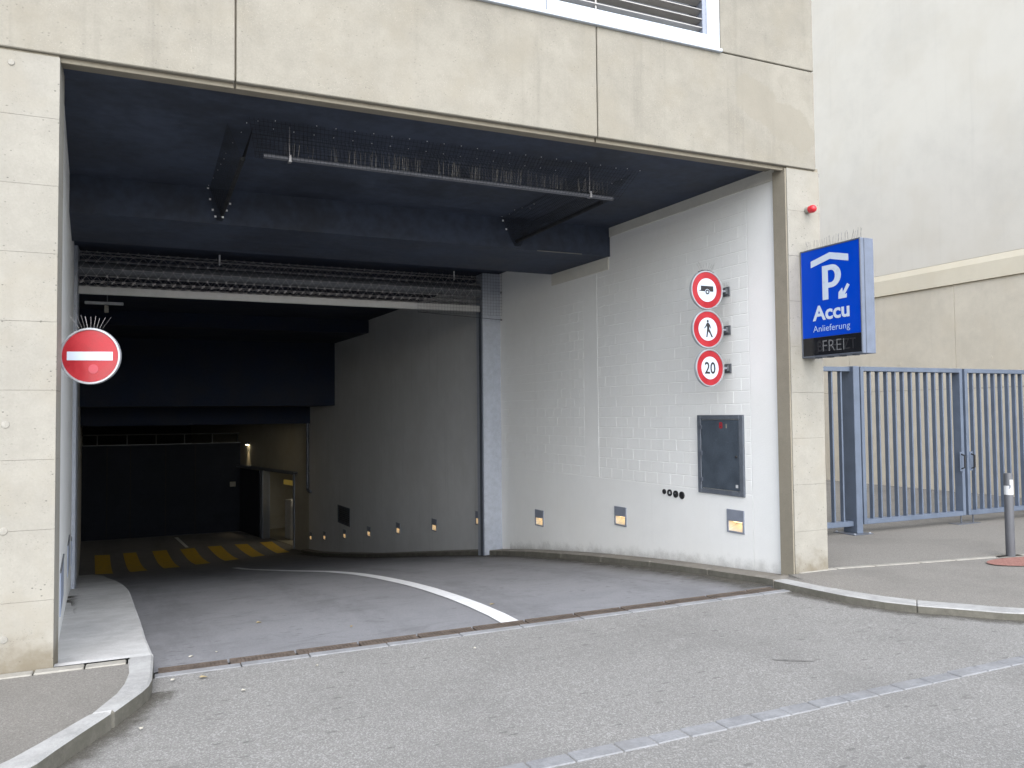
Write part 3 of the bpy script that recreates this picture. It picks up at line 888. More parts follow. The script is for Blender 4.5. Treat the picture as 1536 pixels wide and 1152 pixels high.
# no entry, on the left wall
t, fr, r = round_sign('no_entry_sign', 'round red no entry sign with white bar on the left wall', (-.362, 6.30, 2.035), R(-13), .395)
red = disc(fr, r - .017, -.009, 'face', 'red', t)
MB(fr).box((-.148, -.0115, -.030), (.146, -.0085, .030)).build('bar', 'sign_white', t)
MB(fr).lathe([(.032, -.0085), (.032, -.0112)], Frame(fr(.022, 0, -.09), fr.ex, fr.ey, fr.ez), 24).build('sticker', 'pink', t)
MB(fr).box((-.235, -.004, -.035), (-.185, .03, .035)).box((-.20, .014, -.014), (.02, .03, .014)).build('bracket', 'galv', t, bevel=.003)
f2 = Frame(fr(0, 0, r - .004), fr.ex, fr.ey, fr.ez)
spikes(f2, -.085, .085, 9, t, .085, .0009, 1.3, 0.0, base=False, mat='grille')

RWY = 6.70
def wall_bracket(t, fr, r, s_z):
    # arm and square plate on the right wall; the plate lies on the wall at the same height
    wall = RW(.715, 0, s_z)
    plate = Frame(wall, DV, NV, (0, 0, 1))
    b = MB(plate).box((-.05, .006, -.052), (.05, .02, .048)).box((-.028, .02, -.03), (.02, .05, .03)).build('bracket_plate', 'bracket', t, bevel=.003)
    MB().tube([fr(r - .02, .02, 0), plate(-.005, .045, 0)], .0125, 10).build('arm', 'galv', t)
    spikes(Frame(plate(0, .03, .048), DV, NV, (0, 0, 1)), -.04, .03, 4, t, .055, .0013, .9, name='bracket_spikes', base=False)

def circle_ban(name, label, x, z, dia, turn):
    t, fr, r = round_sign(name, label, (x, RWY, z), turn, dia)
    disc(fr, r - .017, -.009, 'face', 'red', t)
    disc(fr, r * .60, -.0115, 'inner_disc', 'sign_white', t)
    return t, fr, r

t, fr, r = circle_ban('no_trailers_sign', 'top round sign of three, trailer symbol in red ring', 5.243, 2.860, .405, R(0.5))
sy = MB(fr)
sy.prism([(-.078, -.014), (.080, -.014), (.080, .042), (-.078, .042)], -.0115, -.0135)
sy.prism([(-.102, -.010), (-.078, -.013), (-.078, -.003), (-.102, -.005)], -.0115, -.0135)
sy.build('trailer_symbol', 'symbol', t)
wf = Frame(fr(.003, 0, -.020), fr.ex, fr.ey, fr.ez)
MB(wf).lathe([(.030, -.0115), (.030, -.0142)], n=28).build('wheel_gap', 'sign_white', t)
MB(wf).lathe([(.025, -.0140), (.025, -.0152)], n=28).build('wheel_symbol', 'symbol', t)
MB(wf).lathe([(.011, -.0150), (.011, -.0160)], n=20).build('wheel_hub', 'sign_white', t)
wall_bracket(t, fr, r, 2.895)
MB(Frame(fr(0, 0, 0), fr.ex, fr.ey, fr.ez)).tube([fr((r + .004) * math.sin(a), 0, (r + .004) * math.cos(a)) for a in [R(-28 + 5.6 * k) for k in range(11)]], .006, 6).build('spike_strip', 'black_plastic', t)
spikes(Frame(fr(0, 0, r + .0), fr.ex, fr.ey, fr.ez), -.085, .085, 9, t, .075, .0014, 1.5, base=False)

t, fr, r = circle_ban('no_pedestrians_sign', 'middle round sign of three, walking person symbol in red ring', 5.246, 2.456, .396, R(0.5))
sy = MB(fr)
sy.prism(circle_poly(-.002, .083, .0125, 16), -.0115, -.0135)
sy.prism([(-.010, .068), (.008, .068), (.020, .055), (.022, .040), (.020, .018), (.014, .005), (.030, -.020), (.040, -.042), (.058, -.075), (.058, -.082), (.042, -.080), (.022, -.045), (.004, -.022),
          (-.004, -.048), (-.010, -.082), (-.028, -.080), (-.022, -.070), (-.018, -.045), (-.014, -.010), (-.012, .012), (-.014, .035), (-.028, .018), (-.044, .004), (-.049, .010), (-.032, .032), (-.020, .056)], -.0115, -.0135)
sy.prism([(.020, .055), (.030, .035), (.040, .010), (.034, .006), (.024, .026), (.018, .040)], -.0117, -.0136)
sy.build('walker_symbol', 'symbol', t)
wall_bracket(t, fr, r, 2.48)
t, fr, r = circle_ban('speed_limit_sign', 'bottom round sign of three, number 20 in red ring', 5.263, 2.057, .390, R(5.5))
lettering('number', '20', fr, -.074, -.062, .074, .062, -.0120, 'symbol', t, .018)
wall_bracket(t, fr, r, 2.07)

# blue parking sign on the pillar
t = thing('parking_sign', 'blue illuminated parking box sign projecting from the right pillar', 'parking sign', (5.83, 5.98, 2.12))
PS = Frame((5.83, 5.985, 0), (0, -1, 0), (-1, 0, 0), (0, 0, 1))       # a: from the pillar out to the street, b: towards the drive, c: up
MB(PS).box((0.0, -.165, 2.118), (.727, -.004, 3.163)).build('housing', 'sign_frame', t, bevel=.004)
mb = MB(PS)
mb.box((0.0, -.004, 2.118), (.012, .006, 3.163)).box((.717, -.004, 2.118), (.729, .006, 3.163)).box((.012, -.004, 2.118), (.717, .006, 2.133)).box((.012, -.004, 3.149), (.717, .006, 3.163))
mb.build('front_edge', 'bezel', t, bevel=.002)
for aa in (-.05,): MB(PS).box((.727, aa, 2.12), (.7305, aa + .006, 3.161)).build('side_groove', 'bezel', t)
MB(PS).box((.012, -.006, 2.307), (.717, .002, 3.149)).build('face', 'blue', t)
MB(PS).box((.012, -.006, 2.133), (.717, .0015, 2.304)).build('display', 'display', t)
MB(PS).prism([(.136, 3.043), (.373, 3.093), (.592, 3.039), (.592, 2.975), (.373, 3.030), (.136, 2.981)], .002, .0035).build('roof_symbol', 'sign_white', t)
# P: stem and open bowl
mb = MB(PS)
mb.box((.276, .002, 2.652), (.346, .0035, 2.975))
N = 20
def bowl(rx, rz, cx, cz): return [(cx + rx * math.sin(math.pi * k / N), cz + rz * math.cos(math.pi * k / N)) for k in range(N + 1)]
o_, i_ = bowl(.118, .108, .385, 2.867), bowl(.050, .058, .381, 2.867)
o_ = [(.346, 2.975)] + o_ + [(.346, 2.759)]; i_ = [(.346, 2.925)] + i_ + [(.346, 2.809)]
for k in range(len(o_) - 1):
    mb.add([PS(o_[k][0], .0035, o_[k][1]), PS(o_[k + 1][0], .0035, o_[k + 1][1]), PS(i_[k + 1][0], .0035, i_[k + 1][1]), PS(i_[k][0], .0035, i_[k][1])], [(0, 1, 2, 3)])
mb.build('letter', 'sign_white', t)
MB(PS).prism([(.600, 2.752), (.572, 2.772), (.519, 2.696), (.513, 2.738), (.470, 2.702), (.466, 2.640), (.562, 2.640), (.566, 2.680), (.541, 2.673)], .002, .0035).build('arrow_symbol', 'sign_white', t)
lettering('lettering', 'Accu', PS, .146, 2.463, .592, 2.607, .0035, 'sign_white', t, .03)
lettering('small_lettering', 'Anlieferung', PS, .148, 2.338, .595, 2.418, .0035, 'sign_pale', t)
lettering('ghost_lettering', 'BESETZT', PS, .20, 2.168, .655, 2.268, .0022, 'ghost_segment', t)
lettering('lit_lettering', 'FREI', PS, .262, 2.166, .52, 2.270, .0030, 'segment', t, -.012)
for k in range(4): MB(PS).box((.14 + k * .15, -.06, 2.106), (.19 + k * .15, -.02, 2.119)).build('vent', 'bezel', t)
MB().box((5.85, 5.93, 2.3), (5.97, 5.995, 2.42)).box((5.85, 5.93, 2.85), (5.97, 5.995, 2.97)).build('wall_bracket', 'bezel', t)
spikes(Frame(PS(0, -.06, 3.163), PS.ex, PS.ey, PS.ez), .02, .70, 34, t, .10, .0021, 0.2)

# red lamp on the pillar
t = thing('signal_lamp', 'small red capped lamp on the right pillar above the blue sign', 'lamp', (5.93, 5.99, 3.585))
LF = Frame((5.93, 5.99, 3.585), (1, 0, 0), (0, -1, 0), (0, 0, 1))
MB(LF).lathe([(.030, -.004), (.034, .004), (.034, .045), (.030, .05)], n=24).build('base', 'pale_stone', t, smooth=True)
MB(LF).lathe([(.036, .045), (.038, .052), (.038, .082), (.034, .1), (.022, .112), (.006, .117)], n=24).build('cap', 'red_cap', t, smooth=True)

# ---------------------------------------------------------------- things on the right wall
t = thing('electrical_cabinet', 'dark slate wall cabinet door below the round signs', 'cabinet', tuple(RW(.86, 0, .71)))
mb = MB(RW)
mb.box((.502, 0, .712), (.56, .028, 1.572)).box((1.157, 0, .712), (1.215, .028, 1.572)).box((.56, 0, 1.524), (1.157, .028, 1.572)).box((.56, 0, .712), (1.157, .028, .762))
mb.build('frame', 'cabinet_frame', t, bevel=.004)
door = MB(RW).box((.567, .0, .769), (1.150, .022, 1.518)).build('door', 'cabinet', t, bevel=.003)
for zz in (.86, 1.15, 1.44): MB(RW).box((1.135, .02, zz - .022), (1.163, .036, zz + .022)).build('hinge', 'bezel', door, bevel=.002)
MB(Frame(RW(.605, .022, 1.13), DV, NV, (0, 0, 1))).lathe([(.015, 0), (.015, .008), (.009, .016)], n=16).build('lock', 'black_plastic', door)
MB(RW).box((.590, .022, .80), (.625, .0235, .835)).build('label_sticker', 'sticker', door)
fl = Frame(RW(0, 0, 0), -DV, NV, (0, 0, 1))
lettering('red_marking', '8', fl, -.862, 1.425, -.808, 1.495, .0232, 'red', door, .02)
MB(RW).box((.745, .022, 1.43), (.76, .0232, 1.475)).build('brown_marking', 'jamb', door)

lab = ['first recessed wall light from the street, under the dark cabinet', 'second recessed wall light from the street', 'third recessed wall light from the street, last before the grey post',
       'fourth recessed wall light, right behind the grey post', 'fifth recessed wall light, deeper than the grey post', 'sixth recessed wall light down the ramp', 'seventh recessed wall light down the ramp, nearest the black vent',
       'eighth recessed wall light, under the black vent', 'ninth recessed wall light, last but one down the ramp', 'tenth recessed wall light, deepest one at the wall bend']
proto = None
def make_light(loc):
    t = thing('wall_light', '', 'wall light', loc, 'recessed wall lights down the right wall', math.atan2(DV.y, DV.x))
    w = WM[t.name]
    f = Frame(loc, DV, NV, (0, 0, 1))
    mb = MB(f)
    mb.box((-.128, -.0, .0), (.128, .014, .122)).box((-.128, .0, -.122), (-.104, .014, .0)).box((.104, 0, -.122), (.128, .014, .0)).box((-.104, 0, -.122), (.104, .014, -.104))
    mb.build('faceplate', 'lamp_plate', t, bevel=.003)
    # let into the wall: a pocket with a sloping floor, two cheeks and a lens under the hood
    mb = MB(f)
    mb.add([f(-.103, .002, -.103), f(.103, .002, -.103), f(.103, -.10, -.045), f(-.103, -.10, -.045)], [(0, 1, 2, 3)])
    mb.add([f(-.103, -.10, -.045), f(.103, -.10, -.045), f(.103, -.10, -.001), f(-.103, -.10, -.001)], [(0, 1, 2, 3)])
    mb.add([f(-.103, .002, -.103), f(-.103, -.10, -.045), f(-.103, -.10, -.001), f(-.103, .002, -.001)], [(0, 1, 2, 3)])
    mb.add([f(.103, .002, -.103), f(.103, -.10, -.045), f(.103, -.10, -.001), f(.103, .002, -.001)], [(0, 1, 2, 3)])
    mb.build('reflector', 'reflector', t)
    MB(f).box((-.07, -.085, -.012), (.07, -.03, -.002)).build('lens', 'lens', t)
    return t
for (s, z), l in zip(LS, lab):
    loc = RW(s, .006 if s < 6 else 0.0, z)
    if proto is None: proto = make_light(loc); o = proto
    else: o = copy_tree(proto); o.location = loc
    o['label'] = l

for k, (s, z, r, l) in enumerate(((1.835, .668, .030, 'smallest black pipe cap, leftmost of four on the white wall'), (1.735, .662, .040, 'black pipe cap with pale centre, second of four from the left'),
                                (1.625, .655, .042, 'black pipe cap with a grey glint, third of four from the left'), (1.515, .650, .043, 'plain black pipe cap, rightmost of four and nearest the cabinet'))):
    loc = RW(s, .006, z)
    t = thing('pipe_cap', l, 'pipe cap', tuple(loc), 'black pipe caps on the right wall')
    f = Frame(loc, DV, NV, (0, 0, 1))
    MB(f).lathe([(r, 0), (r, .012), (r * .86, .016), (r * .82, .006), (.004, .005)], n=28).build('cap', 'black_plastic', t, smooth=True)
    if k == 1: MB(f).box((-.012, .004, -.013), (.012, .008, .013)).build('plug', 'sticker', t)
    if k == 2: MB(f).box((-.004, .004, .0), (.024, .008, .016)).build('plug', 'bracket', t)

loc = RW(15.43, 0, -1.05)
t = thing('vent_grille', 'square dark vent grille low on the ramp wall', 'vent', tuple(loc))
MB(RW).box((14.86, 0, -1.29), (16.0, .012, -1.24)).box((14.86, 0, -.86), (16.0, .012, -.81)).box((14.86, 0, -1.24), (14.92, .012, -.86)).box((15.94, 0, -1.24), (16.0, .012, -.86)).build('frame', 'bezel', t)
MB(RW).box((14.92, 0, -1.24), (15.94, .003, -.86)).build('mesh', 'black_plastic', t)
for k in range(7): MB(RW).box((14.92, .003, -1.225 + k * .054), (15.94, .009, -1.205 + k * .054)).build('slat', 'bezel', t)
t = thing('drain_pipe', 'thin dark drain pipe on the wall bend at the ramp foot', 'pipe', tuple(RW(19.2, .06, -.7)))
MB().tube([RW(19.2, .06, 1.39), RW(19.2, .06, -.60), RW(19.19, .06, -.66), RW(19.05, .06, -.69), RW(18.85, .05, -.69)], .045, 10).build('pipe', 'bezel', t, smooth=True)
for zz in (.9, -.1): MB().tube([RW(19.2, .06, zz), RW(19.2, .06, zz + .04)], .055, 10).build('clip', 'bracket', t)

# blue-grey sheets on the left wall
for s, z0, z1, L, l in ((1.05, .06, .40, .9, 'blue-grey sheet low on the left wall nearest the street'), (3.75, -.10, .24, .8, 'middle blue-grey sheet low on the left wall'), (5.75, -.30, .02, .55, 'blue-grey sheet low on the left wall before the post')):
    t = thing('guard_sheet', l, 'wall sheet', tuple(LW(s, 0, z0)), 'blue-grey sheets on the left wall')
    MB(LW).box((s, 0, z0), (s + L, .008, z1)).build('sheet', 'blue_panel', t, bevel=.002)
    MB(LW).box((s - .01, 0, z1), (s + L + .01, .012, z1 + .015)).build('top_edge', 'bracket', t)

# ---------------------------------------------------------------- rolling grille
t = thing('rolling_grille', 'rolled up steel link grille between grey posts under the ceiling', 'rolling grille', (2.2, 12.37, -.7))
RY, RZ, RR = 12.42, 3.655, .245
X0, X1 = -.86, 4.985
rng = random.Random(3)
roll_rods, links, clips = MB(), MB(), MB()
nk, px = 15, .128
nx = int((X1 - X0) / px)
def rp(k, x, dr=0.0):
    a = 2 * math.pi * k / nk
    rr = RR + dr
    return Vector((x, RY - rr * math.sin(a), RZ + rr * math.cos(a)))
for k in range(nk):
    a = 2 * math.pi * k / nk
    roll_rods.tube([rp(k, X0), rp(k, X1)], .0045, 5)
    for j in range(nx):
        x = X0 + px * (j + .5 * (k % 2)) + .03
        links.tube([rp(k, x), rp(k + 1, x + px / 2)], .0030, 3, caps=False)
        links.tube([rp(k, x), rp(k + 1, x - px / 2)], .0030, 3, caps=False)
        if 0 < k < 9:
            p = rp(k, x, .002)
            clips.box((p.x - .006, p.y - .008, p.z - .016), (p.x + .006, p.y + .008, p.z + .016))
# the lowest course, hanging flat over the bottom bar
hy = RY - RR * 0.55
for j in range(nx):
    x = X0 + px * j + .05
    a, b, c = Vector((x, hy, 3.475)), Vector((x + px / 2, hy, 3.40)), Vector((x + px, hy, 3.475))
    links.tube([a, b], .0032, 3, caps=False); links.tube([b, c], .0032, 3, caps=False)
    for p in (a, b): clips.box((p.x - .010, p.y - .010, p.z - .012), (p.x + .010, p.y + .008, p.z + .012))
roll_rods.tube([(X0, hy, 3.475), (X1, hy, 3.475)], .004, 5)
roll_rods.build('roll_rods', 'grille', t); links.build('links', 'grille', t, kind='stuff'); clips.build('link_clips', 'grille', t, kind='stuff')
MB().tube([(X0 - .03, RY, RZ), (X1 + .1, RY, RZ)], .10, 16).build('shaft', 'bracket', t, smooth=True)
MB().box((X0, hy - .025, 3.292), (X1, hy + .025, 3.398)).build('bottom_bar', 'bar', t, bevel=.005)
MB().box((5.036, 12.27, -1.0), (5.37, 12.56, 3.945)).build('guide_post', 'galv', t, bevel=.006)
MB().box((5.05, 12.262, -.76), (5.11, 12.27, -.735)).box((5.2, 12.262, -.76), (5.30, 12.27, -.73)).build('foot_slot', 'black_plastic', t)
MB().box((5.018, 12.29, -1.0), (5.036, 12.40, 3.30)).build('guide_track', 'bezel', t)
MB().box((-.98, 12.27, -1.0), (-.868, 12.56, 3.945)).build('guide_post', 'galv', t, bevel=.004)
for xx in (.94, 4.55): MB().tube([(xx, 12.30, 3.80), (xx, 12.30, 3.95)], .012, 8).build('hanger', 'pin', t)

def net(fr, a0, a1, c0, c1, step, r, name, parent):
    mb = MB(fr)
    a = a0
    while a <= a1 + 1e-6: mb.tube([fr(a, 0, c0), fr(a, 0, c1)], r, 3, caps=False); a += step
    c = c0
    while c <= c1 + 1e-6: mb.tube([fr(a0, 0, c), fr(a1, 0, c)], r, 3, caps=False); c += step
    return mb.build(name, 'net', parent, kind='stuff')
t = thing('bird_net', 'fine dark bird net over the top of the right grille post', 'net', (4.7, 12.2, 3.0))
net(Frame((0, 12.20, 0), (1, 0, 0), (0, 1, 0), (0, 0, 1)), 3.9, 5.36, 3.24, 3.94, .05, .0016, 'mesh', t)
MB().tube([(3.9, 12.2, 3.24), (5.36, 12.2, 3.17)], .004, 5).build('edge_cord', 'net', t)
for p in ((5.34, 12.2, 3.17), (5.34, 12.2, 3.62)): MB().box((p[0] - .012, p[1] - .01, p[2] - .012), (p[0] + .012, p[1] + .01, p[2] + .012)).build('hook', 'bracket', t)

# ---------------------------------------------------------------- pipe run under the ceiling, wrapped in bird net
t = thing('ceiling_pipe', 'spiked grey pipe in a dark net trough hung under the ceiling', 'pipe', (2.5, 6.89, 3.75))
MB().tube([(.87, 6.89, 3.775), (4.25, 6.89, 3.757)], .0205, 12).build('pipe', 'pipe', t, smooth=True)
MB().tube([(.72, 7.05, 3.775), (.72, 9.08, 3.775)], .02, 10).build('side_pipe', 'net', t, smooth=True)
MB().tube([(4.22, 7.05, 3.76), (4.19, 9.08, 3.76)], .02, 10).build('side_pipe', 'net', t, smooth=True)
for xx in (1.079, 3.985):
    MB().tube([(xx, 6.885, 4.06), (xx, 6.885, 3.79)], .0042, 8).build('hanger', 'grille', t)
    MB().box((xx - .010, 6.863, 3.742), (xx + .016, 6.917, 3.752)).box((xx - .006, 6.86, 3.752), (xx + .012, 6.868, 3.80)).build('clamp', 'grille', t)
mb = MB(); rng = random.Random(5)
for i in range(150):
    x = rng.uniform(1.0, 4.2)
    if 2.25 < x < 2.4 or 1.3 < x < 1.38: continue
    y = 6.89 + rng.choice((-.008, 0, .008)); l = rng.uniform(.10, .14)
    mb.tube([(x, y, 3.79), (x + rng.uniform(-.012, .012), y + rng.uniform(-.03, .03), 3.79 + l)], .0011, 3, caps=False)
mb.build('bird_spikes', 'wire', t, kind='stuff')
nets = MB()
def net_sheet(p00, p10, p01, p11, na, nb_, r=.0014):
    p00, p10, p01, p11 = map(Vector, (p00, p10, p01, p11))
    for i in range(na + 1):
        u = i / na
        nets.tube([p00.lerp(p10, u), p01.lerp(p11, u)], r, 3, caps=False)
    for j in range(nb_ + 1):
        v = j / nb_
        nets.tube([p00.lerp(p01, v), p10.lerp(p11, v)], r, 3, caps=False)
net_sheet((.74, 6.77, 4.058), (4.52, 6.79, 4.058), (.80, 6.87, 3.76), (4.30, 6.87, 3.745), 105, 9)
net_sheet((.86, 7.05, 4.058), (3.98, 7.10, 4.058), (.80, 6.91, 3.76), (4.30, 6.91, 3.745), 95, 9)
net_sheet((.585, 7.0, 4.058), (.585, 9.06, 4.058), (.71, 7.0, 3.755), (.71, 9.06, 3.755), 60, 9)
net_sheet((.80, 7.0, 4.058), (.80, 9.06, 4.058), (.73, 7.0, 3.755), (.73, 9.06, 3.755), 60, 9)
net_sheet((4.50, 6.9, 4.058), (4.43, 9.06, 4.058), (4.23, 6.95, 3.74), (4.20, 9.06, 3.74), 62, 10)
net_sheet((4.0, 7.1, 4.058), (3.99, 9.06, 4.058), (4.21, 6.95, 3.74), (4.18, 9.06, 3.74), 58, 10)
net_sheet((.575, 9.064, 4.05), (.80, 9.064, 4.05), (.66, 9.064, 3.70), (.72, 9.064, 3.70), 9, 12)
net_sheet((3.98, 9.064, 4.05), (4.43, 9.064, 4.05), (4.16, 9.064, 3.70), (4.24, 9.064, 3.70), 14, 12)
nets.build('net', 'net', t, kind='stuff')
pins = MB()
pp = [(.737, 6.917), (.817, 6.834), (.948, 6.779), (4.239, 6.798), (4.356, 6.773), (4.511, 6.781)]
pp += [(1.284 + .1625 * k, 6.772 + rng.uniform(-.01, .01)) for k in range(18)]
pp += [(.96 + .172 * k, 6.98 + .007 * k) for k in range(17)]
pp += [(.719, 7.164), (.677, 7.475), (.649, 7.803), (.645, 7.973), (.63, 8.154), (.621, 8.364), (.599, 8.663), (.573, 8.958)]
pp += [(4.496, 7.109), (4.482, 7.272), (4.08, 8.34), (4.116, 8.521), (4.028, 8.557), (3.986, 8.674), (4.005, 8.873), (3.975, 9.028)]
for x, y in pp:
    zc = 4.062
    pins.box((x - .013, y - .005, zc - .007), (x + .013, y + .005, zc - .002)).box((x - .003, y - .003, zc - .022), (x + .003, y + .003, zc + .002))
for x, z in ((.573, 4.041), (.594, 3.922), (.621, 3.81), (.648, 3.741), (.722, 3.74), (.762, 3.816), (.796, 3.892), (3.998, 4.001), (4.042, 3.897)):
    pins.box((x - .010, 9.05, z - .01), (x + .010, 9.055, z + .01)).box((x - .003, 9.055, z - .003), (x + .003, 9.072, z + .003))
pins.build('net_pins', 'pin', t, kind='stuff')
MB().tube([(4.471, 9.06, 3.664), (5.108, 9.05, 3.664)], .006, 6).build('edge_wire', 'wire', t)

# tube light under the left end of the grille
t = thing('tube_light', 'pale tube light hanging in the dark behind the grille', 'ceiling light', (-.6, 13.5, 3.33))
MB().box((-.86, 13.46, 3.312), (-.34, 13.54, 3.352)).build('housing', 'sticker', t, bevel=.006)
MB().tube([(-.56, 13.5, 3.35), (-.56, 13.5, 3.952)], .008, 6).build('hanger', 'bracket', t)
MB().box((-.60, 13.46, 3.19), (-.54, 13.52, 3.30)).build('sensor', 'pale_stone', t, bevel=.01)

# ---------------------------------------------------------------- the far end
t = thing('wall_lamp', 'small warm spotlight washing down the wall at the far end', 'wall lamp', tuple(DW(5.60, .12, .64)))
MB(DW).box((5.50, 0, .60), (5.70, .10, .70)).build('housing', 'bezel', t, bevel=.01)
MB(DW).box((5.53, .02, .590), (5.67, .09, .599)).build('lens', 'spot_lens', t)
def lamp(name, kind, loc, target, watts, col, **kw):
    d = bpy.data.lights.new(name, kind); d.energy = watts; d.color = col
    for k, v in kw.items(): setattr(d, k, v)
    o = bpy.data.objects.new(name, d); COL.objects.link(o); o.location = loc
    if target is not None: o.rotation_euler = (Vector(loc) - Vector(target)).to_track_quat('Z', 'Y').to_euler()
    return o
lo = lamp('wall_lamp_beam', 'SPOT', DW(5.60, .10, .585), DW(5.60, .04, -.3), 10.0, (1.0, .78, .46), spot_size=R(48), spot_blend=.9, shadow_soft_size=.02)
# a luminaire under the low ceiling, behind the dark beam, lights the crossing
t = thing('tube_light', 'long ceiling light over the yellow crossing at the ramp foot', 'ceiling light', (2.6, 26.6, 1.37))
MB().box((1.9, 26.55, 1.381), (3.3, 26.67, 1.40)).build('housing', 'sticker', t)
MB().box((1.95, 26.57, 1.377), (3.25, 26.65, 1.382)).build('diffuser', glow('dim_diffuser', (1.0, .82, .5), 1.2), t)
lamp('crossing_light', 'AREA', (2.6, 26.61, 1.37), (2.6, 26.61, 0), 0.85, (1.0, .80, .48), shape='RECTANGLE', size=1.3, size_y=.1)
t = thing('tube_light', 'lit tube light inside the small passage beside the crossing', 'ceiling light', tuple(DW(2.9, -1.4, -.80)))
MB(DW).box((2.3, -1.45, -.84), (3.3, -1.35, -.78)).build('housing', 'sticker', t)
MB(DW).box((2.32, -1.44, -.885), (3.28, -1.36, -.842)).build('tube', 'lit_tube', t)
for aa in (2.5, 3.1): MB().tube([DW(aa, -1.4, -.78), DW(aa, -1.4, -.05)], .008, 6).build('hanger', 'bracket', t)
lamp('passage_light', 'POINT', DW(2.4, -1.7, -1.0), None, 2.2, (1.0, .84, .58), shadow_soft_size=.15)
t = thing('hanging_sign', 'yellow sign board hanging in the small passage', 'sign', tuple(DW(2.9, -.5, -.65)))
MB(DW).box((2.45, -.55, -.74), (3.45, -.5, -.58)).build('board', 'yellow_sign', t)
MB(DW).box((1.35, -.55, -.66), (2.35, -.5, -.50)).build('white_board', 'sticker', t)
t = thing('ticket_machine', 'tall pale machine standing in the small passage', 'machine', tuple(DW(3.0, -.9, -2.63)))
MB(DW).box((3.05, -1.1, -2.63), (3.60, -.6, -1.28)).build('body', 'sticker', t, bevel=.03)
MB(DW).box((2.99, -1.0, -2.2), (3.05, -.7, -1.45)).build('front', 'black_plastic', t)
t = thing('handrail', 'low metal handrail in the small passage', 'railing', tuple(DW(2.0, -.9, -2.63)))
MB().tube([DW(2.75, -.9, -2.63), DW(2.75, -.9, -1.98), DW(1.4, -.9, -1.86), DW(1.4, -.9, -2.63)], .022, 8).build('rail', 'galv', t)
t = thing('cable_tray', 'dark cable tray along the wall above the small passage', 'cable tray', tuple(DW(3.6, .1, -.2)))
mb = MB(DW); mb.box((.9, 0, -.245), (6.45, .16, -.235)).box((.9, .155, -.245), (6.45, .165, -.16)).box((.9, 0, -.245), (6.45, .01, -.16))
mb.build('tray', 'bezel', t)
k = 1.0
while k < 6.4:
    MB(DW).box((k, .01, -.2), (k + .03, .155, -.17)).build('bracket', 'bracket', t); k += .55
t = thing('railing', 'thin pale railing on top of the dark cross wall', 'railing', (0.6, 31.95, .64))
MB().tube([(-2.2, 31.95, 1.02), (3.2, 31.95, 1.0)], .020, 8).build('top_rail', 'bracket', t)
for xx in (-1.6, -.65, .3, 1.25, 2.2, 3.1): MB().tube([(xx, 31.95, .6), (xx, 31.95, 1.02)], .02, 8).build('post', 'bracket', t)
MB().box((-2.2, 31.80, .64), (3.2, 31.826, .665)).build('toe_strip', 'bracket', t)
t = thing('wall_box', 'small pale box on the dark cross wall beside the sliding door', 'switch box', (2.95, 31.78, -.9))
MB().box((2.82, 31.74, -.98), (3.02, 31.815, -.80)).build('box', 'pale_stone', t, bevel=.01)

# ---------------------------------------------------------------- gate, fence, bollard
GY = 7.50
GF = Frame((0, GY, 0), (1, 0, 0), (0, 1, 0), (0, 0, 1))
ZT, ZB = 2.165, .165
def bars(t, x0, x1, n):
    for k in range(1, n + 1):
        x = x0 + (x1 - x0) * k / (n + 1)
        MB(GF).box((x - .012, .03, ZB + .055), (x + .012, .085, ZT - .055)).build('bar', 'gate', t, bevel=.002)
def leaf(x0, x1, label, handle_x):
    t = thing('gate_leaf', label, 'gate', (x0, GY, ZB), 'blue-grey bar gate leaves')
    mb = MB(GF)
    mb.box((x0, 0, ZB), (x0 + .055, .12, ZT)).box((x1 - .055, 0, ZB), (x1, .12, ZT)).box((x0 + .055, 0.001, ZT - .058), (x1 - .055, .119, ZT)).box((x0 + .055, .001, ZB), (x1 - .055, .119, ZB + .06))
    mb.build('frame', 'gate', t, bevel=.004)
    bars(t, x0 + .055, x1 - .055, 11)
    hx = handle_x
    MB().tube([GF(hx, 0, .80), GF(hx, -.055, .82), GF(hx, -.055, .98), GF(hx, 0, 1.0)], .011, 8).build('handle', 'black_plastic', t)
    MB(GF).box((hx - .03, -.006, .77), (hx + .03, .0, 1.03)).build('lock_plate', 'gate', t)
    bx = x1 - .03 if handle_x > (x0 + x1) / 2 else x0 + .16
    MB().tube([GF(bx, .06, ZB + .05), GF(bx, .06, .055)], .009, 8).build('drop_bolt', 'bezel', t)
    return t
leaf(8.265, 10.165, 'left leaf of the blue-grey bar gate beside the garage', 10.09)
leaf(10.215, 12.115, 'right leaf of the blue-grey bar gate behind the bollard', 10.29)
MB(GF).box((9.98, -.02, .05), (10.42, .14, .056)).build('gate_stop', 'bezel', kind='structure')
t = thing('gate_post', 'thick square gate post on a foot plate left of the gate', 'gate post', (8.13, GY, .05), 'square gate posts')
MB(GF).box((8.14, 0, .058), (8.245, .22, ZT + .004)).build('post', 'gate', t, bevel=.005)
MB(GF).box((8.02, -.07, .05), (8.34, .28, .059)).build('foot_plate', 'bezel', t, bevel=.003)
for a, b in ((8.05, -.04), (8.31, -.04), (8.05, .25), (8.31, .25)): MB(Frame((a, GY + b, .059), (1, 0, 0), (0, 0, 1), (0, 1, 0))).lathe([(.014, 0), (.014, .012)], n=6).build('bolt', 'galv', t)
t = thing('gate_post', 'thick square gate post at the far right end of the gate', 'gate post', (12.24, GY, .05), 'square gate posts')
MB(GF).box((12.14, 0, .05), (12.245, .22, ZT + .004)).build('post', 'gate', t, bevel=.005)
